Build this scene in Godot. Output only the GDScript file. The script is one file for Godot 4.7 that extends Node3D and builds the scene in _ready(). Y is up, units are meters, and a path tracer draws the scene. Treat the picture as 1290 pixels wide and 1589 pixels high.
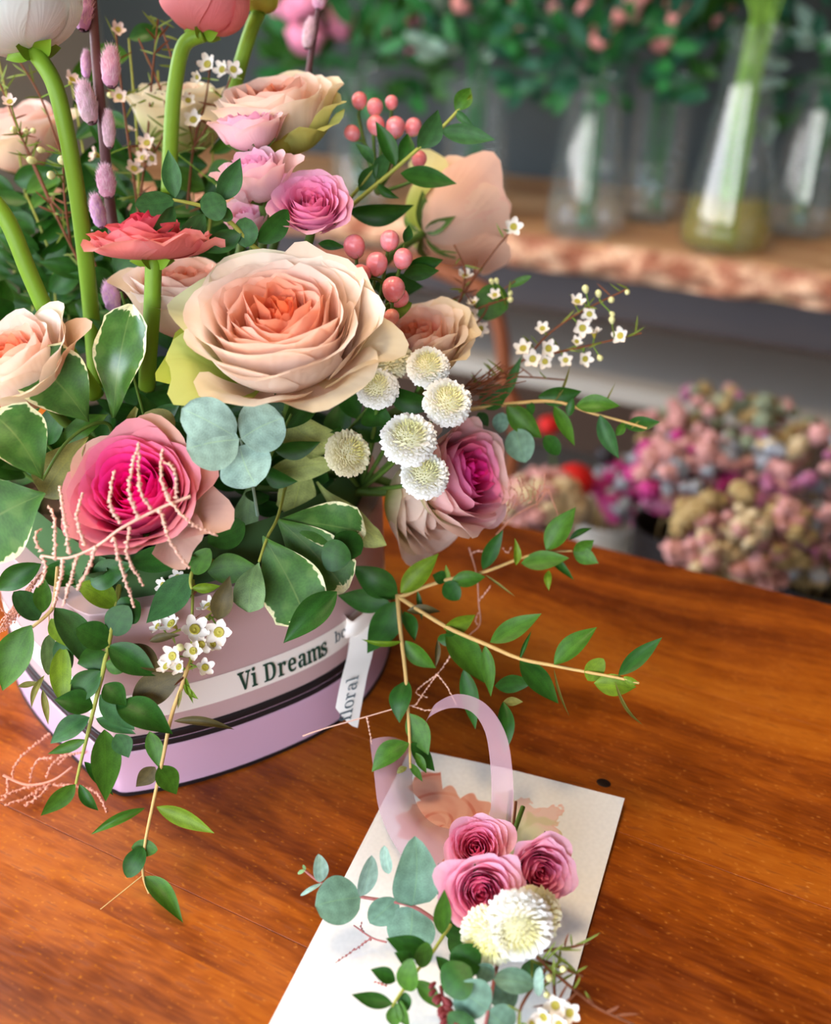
extends Node3D
# A heart-shaped flower box and a small corsage on a florist's wooden table, vases on a shelf behind.

const FPX := 1550.0
const EYE := 0.42
const PITCH := 0.5301577
const YAW := 0.4712389
var FWD := Vector3(0, -sin(PITCH), -cos(PITCH))
var UPV := Vector3(0, cos(PITCH), -sin(PITCH))
var RE := Vector3(cos(YAW), 0, sin(YAW))      # along the table edge
var RN := Vector3(sin(YAW), 0, -cos(YAW))     # away from the camera, towards the shelf
var rng := RandomNumberGenerator.new()
var taken := {}
var M := {}
var LM := {}
var heart: PackedVector2Array
var noise := FastNoiseLite.new()

# ------------------------------------------------------------------ places
func W(px: float, py: float, d: float) -> Vector3:
	return Vector3(0, EYE, 0) + Vector3.RIGHT * ((px - 645.0) / FPX * d) + UPV * (-(py - 794.5) / FPX * d) + FWD * d

func ray(px: float, py: float) -> Vector3:
	return Vector3.RIGHT * ((px - 645.0) / FPX) + UPV * (-(py - 794.5) / FPX) + FWD

func G(px: float, py: float, h := 0.0) -> Vector3:
	var r := ray(px, py)
	return Vector3(0, EYE, 0) + r * ((h - EYE) / r.y)

func B(px: float, py: float, b: float) -> Vector3:
	var r := ray(px, py)
	return Vector3(0, EYE, 0) + r * (b / r.dot(RN))

func dep(p: Vector3) -> float:
	return (p - Vector3(0, EYE, 0)).dot(FWD)

func over_table(px: float, py: float, d: float) -> float:
	# a depth that keeps a point above the table top
	return minf(d, (EYE - 0.002) / maxf(-ray(px, py).y, 0.01))

func proj(p: Vector3) -> Vector2:
	var q := p - Vector3(0, EYE, 0)
	var d := q.dot(FWD)
	return Vector2(645.0 + q.x / d * FPX, 794.5 - q.dot(UPV) / d * FPX)

func R(a: float, y: float, b: float) -> Vector3:
	return RE * a + RN * b + Vector3(0, y, 0)

func ax(r: float, u: float, t: float) -> Vector3:
	return (Vector3.RIGHT * r + UPV * u - FWD * t).normalized()

func rr(a: float, b: float) -> float:
	return rng.randf_range(a, b)

func c8(r: int, g: int, b: int) -> Color:
	return Color8(r, g, b).srgb_to_linear()

# ------------------------------------------------------------------ nodes
func numbered(called: String) -> String:
	if not taken.has(called):
		taken[called] = 0
		return called
	taken[called] += 1
	return "%s_%03d" % [called, taken[called]]

func tag(o: Node, label: String, category: String, group := "") -> Node:
	o.set_meta("label", label)
	o.set_meta("category", category)
	if group != "":
		o.set_meta("group", group)
	return o

func thing(called: String, label: String, category: String, at: Vector3, group := "") -> Node3D:
	var o := Node3D.new()
	o.name = numbered(called)
	add_child(o)
	o.position = at
	tag(o, label, category, group)
	return o

func part(parent: Node, called: String, m: Mesh, mat: Material, t := Transform3D()) -> MeshInstance3D:
	var o := MeshInstance3D.new()
	o.name = called
	o.mesh = m
	o.material_override = mat
	o.transform = t
	parent.add_child(o, true)
	return o

func structure(called: String, m: Mesh, mat: Material, t := Transform3D()) -> MeshInstance3D:
	var o := part(self, numbered(called), m, mat, t)
	o.set_meta("kind", "structure")
	return o

# ------------------------------------------------------------------ meshes
func finish(pos: PackedVector3Array, idx: PackedInt32Array, col := PackedColorArray(), uv := PackedVector2Array()) -> ArrayMesh:
	var nor := PackedVector3Array()
	nor.resize(pos.size())
	for k in range(0, idx.size(), 3):
		var a := pos[idx[k]]
		var n := (pos[idx[k + 2]] - a).cross(pos[idx[k + 1]] - a)
		nor[idx[k]] += n
		nor[idx[k + 1]] += n
		nor[idx[k + 2]] += n
	for k in nor.size():
		nor[k] = nor[k].normalized() if nor[k].length_squared() > 1e-20 else Vector3.UP
	var arr := []
	arr.resize(Mesh.ARRAY_MAX)
	arr[Mesh.ARRAY_VERTEX] = pos
	arr[Mesh.ARRAY_NORMAL] = nor
	if col.size():
		arr[Mesh.ARRAY_COLOR] = col
	if uv.size():
		arr[Mesh.ARRAY_TEX_UV] = uv
	arr[Mesh.ARRAY_INDEX] = idx
	var m := ArrayMesh.new()
	m.add_surface_from_arrays(Mesh.PRIMITIVE_TRIANGLES, arr)
	return m

func grid_idx(nu: int, nv: int, first := 0) -> PackedInt32Array:
	var idx := PackedInt32Array()
	for j in nv:
		for i in nu:
			var a := first + j * (nu + 1) + i
			var b := a + nu + 1
			idx.append_array([a, b, a + 1, a + 1, b, b + 1])
	return idx

func sheet(nu: int, nv: int, f: Callable) -> ArrayMesh:
	# f(u 0..1, v 0..1) -> Vector3
	var pos := PackedVector3Array()
	var uv := PackedVector2Array()
	for j in nv + 1:
		for i in nu + 1:
			pos.append(f.call(float(i) / nu, float(j) / nv))
			uv.append(Vector2(float(i) / nu, float(j) / nv))
	return finish(pos, grid_idx(nu, nv), PackedColorArray(), uv)

func smooth(pts: Array, per := 6) -> PackedVector3Array:
	var out := PackedVector3Array()
	var n := pts.size()
	for i in n - 1:
		var p0: Vector3 = pts[max(i - 1, 0)]
		var p1: Vector3 = pts[i]
		var p2: Vector3 = pts[i + 1]
		var p3: Vector3 = pts[min(i + 2, n - 1)]
		for k in per:
			out.append(p1.cubic_interpolate(p2, p0, p3, float(k) / per))
	out.append(pts[n - 1])
	return out

func tube_into(pos: PackedVector3Array, idx: PackedInt32Array, path: PackedVector3Array, rad: Callable, sides := 6) -> void:
	var n := path.size()
	var side := Vector3.ZERO
	var first := pos.size()
	for i in n:
		var t := (path[min(i + 1, n - 1)] - path[max(i - 1, 0)]).normalized()
		if side == Vector3.ZERO:
			side = t.cross(Vector3(0.31, 0.87, 0.39)).normalized()
		side = (side - t * side.dot(t)).normalized()
		var other := t.cross(side)
		var r: float = rad.call(float(i) / (n - 1), i)
		for s in sides:
			var an := TAU * s / sides
			pos.append(path[i] + (side * cos(an) + other * sin(an)) * r)
	for i in n - 1:
		for s in sides:
			var a := first + i * sides + s
			var b := first + i * sides + (s + 1) % sides
			idx.append_array([a, a + sides, b, b, a + sides, b + sides])
	for e in [0, n - 1]:
		var c := pos.size()
		pos.append(path[e])
		for s in sides:
			var a: int = first + e * sides + s
			var b: int = first + e * sides + (s + 1) % sides
			idx.append_array([c, a, b] if e == 0 else [c, b, a])

func tube(path: PackedVector3Array, r0: float, r1: float, sides := 6) -> ArrayMesh:
	var pos := PackedVector3Array()
	var idx := PackedInt32Array()
	tube_into(pos, idx, path, func(t, _i): return lerpf(r0, r1, t), sides)
	return finish(pos, idx)

func lathe(prof: Array, sides := 24, wob := 0.0) -> ArrayMesh:
	var pos := PackedVector3Array()
	var uv := PackedVector2Array()
	for j in prof.size():
		for i in sides + 1:
			var an := TAU * i / sides
			var r: float = prof[j].x * (1.0 + wob * sin(an * 3.0 + j))
			pos.append(Vector3(r * cos(an), prof[j].y, r * sin(an)))
			uv.append(Vector2(float(i) / sides, float(j) / prof.size()))
	return finish(pos, grid_idx(sides, prof.size() - 1), PackedColorArray(), uv)

func up_to(y: Vector3, spin := 0.0) -> Basis:
	var a := Vector3.RIGHT if absf(y.x) < 0.8 else Vector3.BACK
	var x := a.cross(y).normalized().rotated(y, spin)
	return Basis(x, y, x.cross(y))

# ------------------------------------------------------------------ leaves
func leaf_mesh(kind: String, variant: int) -> ArrayMesh:
	var key := kind + str(variant)
	if LM.has(key):
		return LM[key]
	var p: Array = {  # exponent a, exponent b, bend, fold, wave
		"lance": [0.80, 1.0, 0.07, 0.16, 0.0],
		"oval": [0.92, 0.62, 0.05, 0.10, 0.0],
		"round": [1.0, 0.5, 0.05, 0.06, 0.02],
		"cordate": [0.62, 0.62, 0.06, 0.10, 0.02],
		"spoon": [1.55, 0.66, 0.07, 0.12, 0.035],
		"ruffle": [1.3, 0.55, 0.16, 0.10, 0.12],
		"petal": [1.7, 0.5, 0.15, 0.2, 0.02],
		"needle": [0.7, 0.5, 0.05, 0.0, 0.0],
	}[kind]
	var nu := 2 if kind == "needle" else 8
	var nv := 5 if kind == "needle" else 14
	var bend: float = p[2] * [1.0, -0.5, 2.0][variant % 3]
	var side: float = [0.03, -0.04, 0.05][variant % 3]
	var pos := PackedVector3Array()
	var uv := PackedVector2Array()
	for j in nv + 1:
		var v := float(j) / nv
		var w := 0.5 * pow(maxf(sin(PI * pow(v, p[0])), 0.0), p[1])
		w = maxf(w, 0.012 if v < 0.5 else 0.002)
		if kind == "spoon" or kind == "ruffle":
			w = maxf(w, 0.5 * smoothstep(1.04, 0.86, v) * smoothstep(0.2, 0.7, v) * 0.93)
		for i in nu + 1:
			var u := -1.0 + 2.0 * i / nu
			var z: float = bend * sin(PI * v) + p[3] * (u * u) * w * (1.0 if variant != 1 else 0.5)
			z += p[4] * sin(v * (9.0 + variant) + variant + (2.0 if u > 0 else 0.0)) * u * u
			pos.append(Vector3(u * w + side * sin(PI * v), v, z))
			uv.append(Vector2(u * 0.5 + 0.5, v))
	LM[key] = finish(pos, grid_idx(nu, nv), PackedColorArray(), uv)
	return LM[key]

func leaf_tf(base: Vector3, tip: Vector3, width: float, roll: float) -> Transform3D:
	var y := tip - base
	var l := y.length()
	var yn := y / l
	var cam := (Vector3(0, EYE, 0) - (base + tip) * 0.5).normalized()
	var z := (cam - yn * cam.dot(yn)).normalized().rotated(yn, roll)
	return Transform3D(Basis(yn.cross(z) * width, y, z * l), base)

func leaf_at(parent: Node3D, base: Vector3, tip: Vector3, width: float, roll: float, kind: String, mat: Material, called := "leaf") -> MeshInstance3D:
	var t := leaf_tf(base, tip, width, roll)
	t.origin -= parent.position
	return part(parent, called, leaf_mesh(kind, rng.randi() % 3), mat, t)

# stem: [[px, py, depth], ...]; leaves: [bx, by, tx, ty, width px, material key (optional), kind (optional), roll (optional)]
func sprig(called: String, label: String, category: String, group: String, stems: Array, r0: float, r1: float, stem_mat: Material, leaves: Array, kind: String, mats: Array) -> Node3D:
	var first := W(stems[0][0][0], stems[0][0][1], stems[0][0][2])
	var o := thing(called, label, category, first, group)
	var marks := []
	for s in stems:
		var pts := []
		for q in s:
			pts.append(W(q[0], q[1], over_table(q[0], q[1], q[2])) - first)
		var path := smooth(pts, 5)
		part(o, "stem", tube(path, r0 if s.size() > 2 else 0.0003, r1 if s.size() > 2 else 0.0002), stem_mat)
		for q in path:
			var v := proj(q + first)
			marks.append([v, dep(q + first)])
	for l in leaves:
		var b := Vector2(l[0], l[1])
		var best := 1e9
		var d := 0.5
		for m in marks:
			var dist: float = b.distance_squared_to(m[0])
			if dist < best:
				best = dist
				d = m[1]
		var len_px := b.distance_to(Vector2(l[2], l[3]))
		var dz := rr(-0.30, 0.12) * len_px * d / FPX
		var roll := rr(-0.5, 0.5)
		if l.size() > 7:
			roll = l[7]
		var mat: Material = mats[rng.randi() % mats.size()]
		if l.size() > 5 and l[5] != "":
			mat = M[l[5]]
		var kd: String = l[6] if l.size() > 6 and l[6] != "" else kind
		var wd: float = l[4] * d / FPX / maxf(cos(roll), 0.5)
		leaf_at(o, W(l[0], l[1], over_table(l[0], l[1], d - 0.0006)), W(l[2], l[3], over_table(l[2], l[3], d + dz)), wd, roll, kd, mat)
	return o

# ------------------------------------------------------------------ roses
func ramp(cols: Array, t: float) -> Color:
	t = clampf(t, 0.0, 0.9999) * (cols.size() - 1)
	var i := int(t)
	return cols[i].lerp(cols[i + 1], t - i)

func bez(a: float, b: float, c: float, d: float, t: float) -> float:
	var s := 1.0 - t
	return a * s * s * s + 3.0 * b * s * s * t + 3.0 * c * s * t * t + d * t * t * t

# one petal as a piece of a cup: angle, half width (rad), belly and rim radius, height, roll of the rim, waviness
func petal_mesh(ang: float, w: float, r0: float, rb: float, rt: float, y0: float, h: float, curl: float, wav: float, drop: float, cb: Color, ce: Color, spot: float, point := 0.0, cup := 0.0) -> ArrayMesh:
	var nu := 12
	var nv := 10
	var pos := PackedVector3Array()
	var col := PackedColorArray()
	var uv := PackedVector2Array()
	var ph := rr(0, TAU)
	var k1 := rr(2.0, 4.5)
	var off := rr(0, 100)
	var tuck := rr(0.03, 0.08)
	for j in nv + 1:
		var v := float(j) / nv
		for i in nu + 1:
			var u := -1.0 + 2.0 * i / nu
			var vv := v * (1.0 - drop * pow(absf(u), 3.0)) * (1.0 + 0.025 * sin(u * 6.0 + ph))
			var wf := pow(sin(minf(1.0, vv * 1.25 + 0.10) * PI / 2.0), 0.75)
			wf *= 1.0 - point * maxf(0.0, vv - 0.7) / 0.3 * 0.5
			var th := ang + u * w * wf
			var r := bez(r0, rb * 0.95, rb * 1.06, rt, vv)
			var y := bez(0.0, h * 0.02, h * 0.55, h, vv) + y0
			r *= 1.0 + tuck * u * vv
			var c := maxf(0.0, (vv - 0.70) / 0.30)
			r += curl * c * c
			y -= curl * 0.55 * c * c * c
			y += cup * u * u * vv
			var q := vv * vv * vv
			r += wav * (sin(u * k1 + ph) + 0.5 * sin(u * k1 * 2.3 + ph * 3.0)) * q
			y += wav * 0.8 * (cos(u * k1 * 1.3 + ph * 1.7) + 0.5 * cos(u * k1 * 2.6 + ph)) * q
			pos.append(Vector3(r * cos(th), y, r * sin(th)))
			var nz := noise.get_noise_2d(u * 22.0 + off, vv * 3.0 + off) * 0.5 + noise.get_noise_2d(u * 7.0 - off, vv * 9.0)
			var k := clampf(smoothstep(0.15, 0.95, vv) + nz * spot, 0.0, 1.0)
			col.append(cb.lerp(ce, k))
			uv.append(Vector2(u * 0.5 + 0.5, v))
	return finish(pos, grid_idx(nu, nv), col, uv)

# spec: n, hr (height / radius), cup (0 tight .. 1 open), cols (centre to outside), outer (count of big open petals), oc (their colours), crump, w
func rose(called: String, label: String, category: String, group: String, mouth: Vector3, axis: Vector3, rad: float, spec: Dictionary, root := Vector3.INF) -> Node3D:
	var h: float = rad * spec.get("hr", 1.1)
	var base := mouth - axis * h * 0.92
	bloom_spots.append([mouth - axis * h * 0.25, rad * 1.15])
	var o := thing(called, label, category, base, group)
	var bs := up_to(axis, spec.get("spin", rr(0, TAU)))
	var n: int = spec.n
	var cols: Array = spec.cols
	var open: float = spec.get("open", 0.5)
	var cr: float = spec.get("crump", 0.5)
	var pm: Material = M[spec.get("mat", "petal")]
	var t0 := Transform3D(bs, Vector3.ZERO)
	for i in n:
		var t := float(i) / (n - 1)
		var rt := rad * (0.012 + 0.988 * pow(t, 0.88))
		var rb := rad * (0.07 + (0.86 - 0.12 * open) * pow(t, 0.75))
		var hh := h * (0.93 + 0.09 * sin(t * PI * 0.62) - open * 0.20 * smoothstep(0.6, 1.0, t))
		var w := lerpf(2.0, spec.get("w", 1.0), pow(t, 0.6))
		var curl := rad * (0.02 + (0.10 + 0.16 * open) * t * t)
		var wav := rad * (0.022 + cr * 0.055 * (1.0 - 0.5 * t))
		part(o, "petal", petal_mesh(i * 2.39996 + rr(-0.25, 0.25), w, rad * 0.03, rb, rt, 0.0, hh * rr(0.95, 1.04), curl, wav, rr(0.22, 0.42), ramp(cols, t - 0.06), ramp(cols, t + 0.16), 0.30, spec.get("point", 0.0)), pm, t0)
	for q in spec.get("outer", []):
		# [angle, half width, rim radius factor, height factor, curl factor, colour at foot, colour at rim]
		var sv: Vector3 = Vector3.RIGHT * cos(q[0]) + UPV * sin(q[0])
		part(o, "petal", petal_mesh(atan2(sv.dot(bs.z), sv.dot(bs.x)), q[1], rad * 0.05, rad * 0.92, rad * q[2], -0.02 * rad, h * q[3], rad * q[4], rad * 0.06, 0.36, q[5], q[6], 0.35, 0.0, rad * 0.16), pm, t0)
	if spec.get("sepals", true):
		for k in 5:
			var an := TAU * k / 5.0 + 0.4
			var dir := bs * Vector3(cos(an), 0.35, sin(an))
			var lf := leaf_tf(base + bs * Vector3(cos(an), 0, sin(an)) * rad * 0.05, base + dir * rad * 0.75, rad * 0.26, 0.0)
			lf.origin -= base
			part(o, "sepal", leaf_mesh("lance", 0), M.green_stem, lf)
	if root != Vector3.INF:
		var rl := root - base
		part(o, "stem", tube(smooth([Vector3.ZERO, -axis * rad * 0.7 + rl * 0.15, rl]), 0.0028, 0.0028), M.green_stem)
	return o

# a low bowl of many thin petals on a thick stalk
func ranunculus(label: String, centre: Vector3, axis: Vector3, rad: float, cols: Array, stalk: Array, ruff: float, flat: float, fleck := false) -> Node3D:
	var o := thing("ranunculus", label, "flower", centre, "ranunculus blooms in the flower box")
	var bs := up_to(axis, 1.0)
	var t0 := Transform3D(bs, Vector3.ZERO)
	var n := 34
	for i in n:
		var t := float(i) / (n - 1)
		var rt := rad * (0.05 + (0.80 + 0.34 * ruff) * pow(t, 0.85))
		var rb := rad * (0.10 + 0.93 * pow(t, 0.75))
		var hh := rad * flat * (1.0 - (0.05 + 0.62 * ruff) * t)
		part(o, "petal", petal_mesh(i * 2.39996 + rr(-0.2, 0.2), lerpf(1.9, 0.85, pow(t, 0.6)), rad * 0.04, rb, rt, 0.0, hh * rr(0.92, 1.05), rad * (0.02 + 0.20 * ruff * t), rad * (0.02 + 0.11 * ruff), rr(0.16, 0.36), ramp(cols, t - 0.1), ramp(cols, t + 0.1), 0.35), M.petal_fleck if fleck and t > 0.6 else M.petal, t0)
	for k in 5:
		var an := TAU * k / 5.0
		var dir := bs * Vector3(cos(an), 0.1, sin(an))
		var lf := leaf_tf(centre - axis * rad * 0.03, centre + dir * rad * 0.42 - axis * rad * 0.05, rad * 0.26, 0.3)
		lf.origin -= centre
		part(o, "sepal", leaf_mesh("lance", k % 3), M.lime_stem, lf)
	var pts := [Vector3.ZERO - axis * rad * 0.02]
	for q in stalk:
		pts.append(W(q[0], q[1], q[2]) - centre)
	part(o, "stem", tube(smooth(pts, 8), 0.0042, 0.0046, 10), M.lime_stem)
	return o

# ------------------------------------------------------------------ small flowers
func mum_mesh(seed_: int) -> Array:
	var r := RandomNumberGenerator.new()
	r.seed = seed_
	var pos := PackedVector3Array()
	var idx := PackedInt32Array()
	var col := PackedColorArray()
	var n := 420
	for k in n:
		var t := (k + 0.5) / n
		var pol := acos(1.0 - t * 1.55)
		var an := k * 2.39996
		var dir := Vector3(sin(pol) * cos(an), cos(pol) * 0.78, sin(pol) * sin(an))
		var out := (dir.normalized() + Vector3(r.randf_range(-1, 1), r.randf_range(-0.6, 1), r.randf_range(-1, 1)) * 0.22).normalized()
		var side := out.cross(Vector3.UP if pol > 0.1 else Vector3.RIGHT).normalized()
		var lift := side.cross(out)
		if lift.y < 0:
			lift = -lift
		var mid := smoothstep(0.10, 0.20, t)
		var l := lerpf(0.23, 0.30, mid) * r.randf_range(0.72, 1.18)
		var wd := lerpf(0.034, 0.072, mid) * r.randf_range(0.85, 1.15)
		var b := dir * (0.74 - 0.06 * (1.0 - mid))
		var f := pos.size()
		var cb := c8(214, 212, 130).lerp(c8(246, 244, 226), mid)
		var ce := c8(244, 240, 184).lerp(c8(255, 254, 250), mid)
		for s in [[0.0, 0.5, 0.0], [0.5, 1.0, 0.03], [0.85, 0.95, 0.03], [1.0, 0.35, 0.0]]:
			for u in [-1.0, 1.0]:
				pos.append(b + out * l * s[0] + side * wd * s[1] * u + lift * s[2])
				col.append(cb.lerp(ce, s[0]))
		for q in 3:
			var a := f + q * 2
			idx.append_array([a, a + 2, a + 1, a + 1, a + 2, a + 3])
	return [finish(pos, idx, col)]

var mums := []
func button_mum(label: String, centre: Vector3, axis: Vector3, rad: float, root: Vector3, tone := "mum_white", group := "button chrysanthemums in the flower box") -> Node3D:
	if mums.is_empty():
		mums = [mum_mesh(3)[0], mum_mesh(8)[0]]
	var base := centre - axis * rad * 0.45
	var o := thing("button_chrysanthemum", label, "flower", base, group)
	var bs := up_to(axis, rr(0, TAU))
	var t := Transform3D(bs.scaled_local(Vector3.ONE * rad), axis * rad * 0.25)
	part(o, "petals", mums[rng.randi() % 2], M[tone], t)
	part(o, "heart", lathe([Vector2(0.001, 0.58), Vector2(0.3, 0.54), Vector2(0.56, 0.38), Vector2(0.70, 0.1), Vector2(0.66, -0.2), Vector2(0.4, -0.36), Vector2(0.05, -0.4)], 16), M.mum_core, t)
	if root != Vector3.INF:
		part(o, "stem", tube(smooth([-axis * rad * 0.1, (root - base) * 0.35 - axis * rad * 0.4, root - base]), 0.0012, 0.0014), M.green_stem)
	return o

func berry_mesh() -> ArrayMesh:
	var prof := []
	for j in 11:
		var t := float(j) / 10
		var an := PI * t
		prof.append(Vector2(0.5 * sin(an) * (1.0 - 0.10 * cos(an)) + (0.0 if j > 0 and j < 10 else 0.002), 0.56 - 0.56 * cos(an)))
	return lathe(prof, 14)

func hypericum(label: String, root: Array, berries: Array) -> Node3D:
	var r0 := W(root[0], root[1], root[2])
	var o := thing("hypericum_sprig", label, "berries", r0, "hypericum sprigs in the flower box")
	if not LM.has("berry"):
		LM.berry = berry_mesh()
	for q in berries:   # px, py, depth, diameter px, dir x, dir y
		var d: float = q[2]
		var dia: float = q[3] * d / FPX
		var dir := ax(q[4], q[5], 0.35)
		var c := W(q[0], q[1], d) - r0
		var foot := c - dir * dia * 0.62
		var b := part(o, "berry", LM.berry, M.berry if q.size() < 7 else M.berry_pale, Transform3D(up_to(dir, rr(0, 6)).scaled_local(Vector3.ONE * dia), foot))
		for k in 5:
			var an := TAU * k / 5.0
			var y := Vector3(cos(an) * 0.42, 0.36, sin(an) * 0.42)
			var bt := up_to(y.normalized())
			var inv := Vector3(cos(an), -0.6, sin(an)).normalized()
			var x := y.normalized().cross(inv).normalized()
			part(b, "calyx", leaf_mesh("oval", 0), M.lime_stem, Transform3D(Basis(x * 0.34, y, inv * 0.5), Vector3(0, -0.02, 0)))
			bt = bt
		part(o, "stem", tube(smooth([foot, foot - dir * dia * 0.8, Vector3.ZERO]), 0.0009, 0.0013, 5), M.green_stem)
	return o

func wax_mesh() -> ArrayMesh:
	var pos := PackedVector3Array()
	var idx := PackedInt32Array()
	for k in 5:
		var an := TAU * k / 5.0
		var dir := Vector3(cos(an), 0, sin(an))
		var sd := Vector3(-sin(an), 0, cos(an))
		var f := pos.size()
		for j in 5:
			var v := float(j) / 4
			var w := 0.20 * pow(sin(PI * (0.16 + 0.77 * v)), 0.5)
			for i in 5:
				var u := -1.0 + 0.5 * i
				pos.append(dir * (0.15 + 0.40 * v - 0.05 * u * u * v) + sd * u * w + Vector3(0, 0.20 * v * v + 0.08 * u * u * v + 0.05 * sin(k * 2.2) * v, 0))
		idx.append_array(grid_idx(4, 4, f))
	return finish(pos, idx)

# a twig of waxflower: branches [[px,py,d],...], flowers [px,py,d,size px], buds, needles along the branches
func waxflower(label: String, branches: Array, flowers: Array, buds: Array, needles: int, tone := "wax_white", group := "waxflower twigs in the flower box", twig := "red_twig") -> Node3D:
	var first := W(branches[0][0][0], branches[0][0][1], branches[0][0][2])
	var o := thing("waxflower_twig", label, "flowers", first, group)
	if not LM.has("wax"):
		LM.wax = wax_mesh()
		LM.cup = lathe([Vector2(0.002, -0.42), Vector2(0.07, -0.36), Vector2(0.16, -0.12), Vector2(0.21, 0.05), Vector2(0.17, 0.07), Vector2(0.11, 0.02), Vector2(0.03, 0.03), Vector2(0.001, 0.10)], 10)
		LM.bud = lathe([Vector2(0.002, -0.5), Vector2(0.18, -0.42), Vector2(0.36, -0.1), Vector2(0.40, 0.15), Vector2(0.30, 0.38), Vector2(0.12, 0.5), Vector2(0.002, 0.52)], 10)
	var marks := []
	for br in branches:
		var pts := []
		for q in br:
			pts.append(W(q[0], q[1], q[2]) - first)
		var path := smooth(pts, 5)
		part(o, "branch", tube(path, 0.0009, 0.0005, 5), M[twig])
		for q in path:
			marks.append(q)
	for f in flowers:
		var d: float = f[2]
		var s: float = f[3] * d / FPX
		var c := W(f[0], f[1], d) - first
		var near: Vector3 = marks[0]
		for q in marks:
			if q.distance_squared_to(c) < near.distance_squared_to(c):
				near = q
		var out := (c - near).normalized() if c.distance_to(near) > 0.0008 else Vector3.UP
		var dir := (out * 0.8 + ax(rr(-0.5, 0.5), rr(-0.2, 0.6), 0.75)).normalized()
		var fl := part(o, "flower", LM.wax, M[tone], Transform3D(up_to(dir, rr(0, 6)).scaled_local(Vector3.ONE * s), c))
		part(fl, "cup", LM.cup, M.wax_cup)
		part(o, "stalk", tube(PackedVector3Array([c - dir * s * 0.4, near]), 0.0004, 0.0005, 4), M.lime_stem)
	for f in buds:
		var d: float = f[2]
		var c := W(f[0], f[1], d) - first
		var near: Vector3 = marks[0]
		for q in marks:
			if q.distance_squared_to(c) < near.distance_squared_to(c):
				near = q
		part(o, "bud", LM.bud, M.bud, Transform3D(up_to((c - near + Vector3(0, 0.001, 0)).normalized()).scaled_local(Vector3.ONE * f[3] * d / FPX), c))
		part(o, "stalk", tube(PackedVector3Array([c, near]), 0.0004, 0.0005, 4), M.lime_stem)
	for k in needles:
		var i := rng.randi() % (marks.size() - 1)
		var p: Vector3 = marks[i]
		var dir := ax(rr(-1, 1), rr(-0.4, 1), rr(-0.3, 0.8))
		leaf_at(o, p + first, p + first + dir * rr(0.006, 0.016), rr(0.0009, 0.0014), rr(-0.5, 0.5), "needle", M.needle if rng.randf() < 0.75 else M.red_twig, "needle")
	return o

# beaded strands of a dyed dried plant
func strand_mesh(path: PackedVector3Array, rad: float) -> ArrayMesh:
	var fine := PackedVector3Array()
	var total := 0.0
	for i in path.size() - 1:
		var seg := path[i + 1] - path[i]
		var k := maxi(1, int(seg.length() / 0.0006))
		for j in k:
			fine.append(path[i] + seg * (float(j) / k) + Vector3(rr(-1, 1), rr(-1, 1), rr(-1, 1)) * rad * 0.42)
		total += seg.length()
	fine.append(path[path.size() - 1])
	var pos := PackedVector3Array()
	var idx := PackedInt32Array()
	tube_into(pos, idx, fine, func(t, i): return rad * (0.42 + 0.80 * float(i % 3 == 1)) * (1.0 - 0.35 * t) * rr(0.8, 1.2), 5)
	return finish(pos, idx)

func fronds(label: String, stem: Array, strands: Array, rad := 0.0009, world := false, tone := "frond") -> Node3D:
	var at := func(q): return G(q[0], q[1], q[2]) if world else W(q[0], q[1], q[2])
	var first: Vector3 = at.call(stem[0])
	var o := thing("beaded_dried_frond", label, "dried plant", first, "dyed beaded fronds around the flower box")
	var pts := []
	for q in stem:
		pts.append(at.call(q) - first)
	part(o, "stem", tube(smooth(pts, 5), rad * 0.7, rad * 0.5, 5), M[tone])
	for s in strands:
		var sp := []
		for q in s:
			sp.append(at.call(q) - first)
		part(o, "strand", strand_mesh(smooth(sp, 6), rad), M[tone])
	return o

func catkin_mesh() -> ArrayMesh:
	var pos := PackedVector3Array()
	var idx := PackedInt32Array()
	var prof := []
	for j in 13:
		var t := float(j) / 12
		prof.append(Vector2(0.001 + 0.44 * pow(sin(PI * minf(0.999, 0.03 + 0.95 * t)), 0.42) * (1.06 - 0.25 * t), t))
	for j in prof.size():
		for i in 17:
			var an := TAU * i / 16
			var r: float = prof[j].x * (1.0 + 0.28 * noise.get_noise_2d(cos(an) * 40.0 + j * 3.0, sin(an) * 40.0 + j * 17.0))
			pos.append(Vector3(r * cos(an), prof[j].y, r * sin(an)))
	idx.append_array(grid_idx(16, 12))
	return finish(pos, idx)

func down_mesh() -> ArrayMesh:
	var pos := PackedVector3Array()
	var idx := PackedInt32Array()
	for k in 520:
		var t := rr(0.06, 0.99)
		var an := rr(0, TAU)
		var r := 0.44 * pow(sin(PI * (0.03 + 0.95 * t)), 0.42) * (1.06 - 0.25 * t)
		var n := Vector3(cos(an), rr(0.9, 1.8), sin(an)).normalized()
		var p := Vector3(r * cos(an), t, r * sin(an)) * 0.97
		var sd := Vector3(-sin(an), 0, cos(an)) * 0.022
		var f := pos.size()
		pos.append_array([p - sd, p + sd, p + n * rr(0.14, 0.26)])
		idx.append_array([f, f + 2, f + 1])
	return finish(pos, idx)

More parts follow.
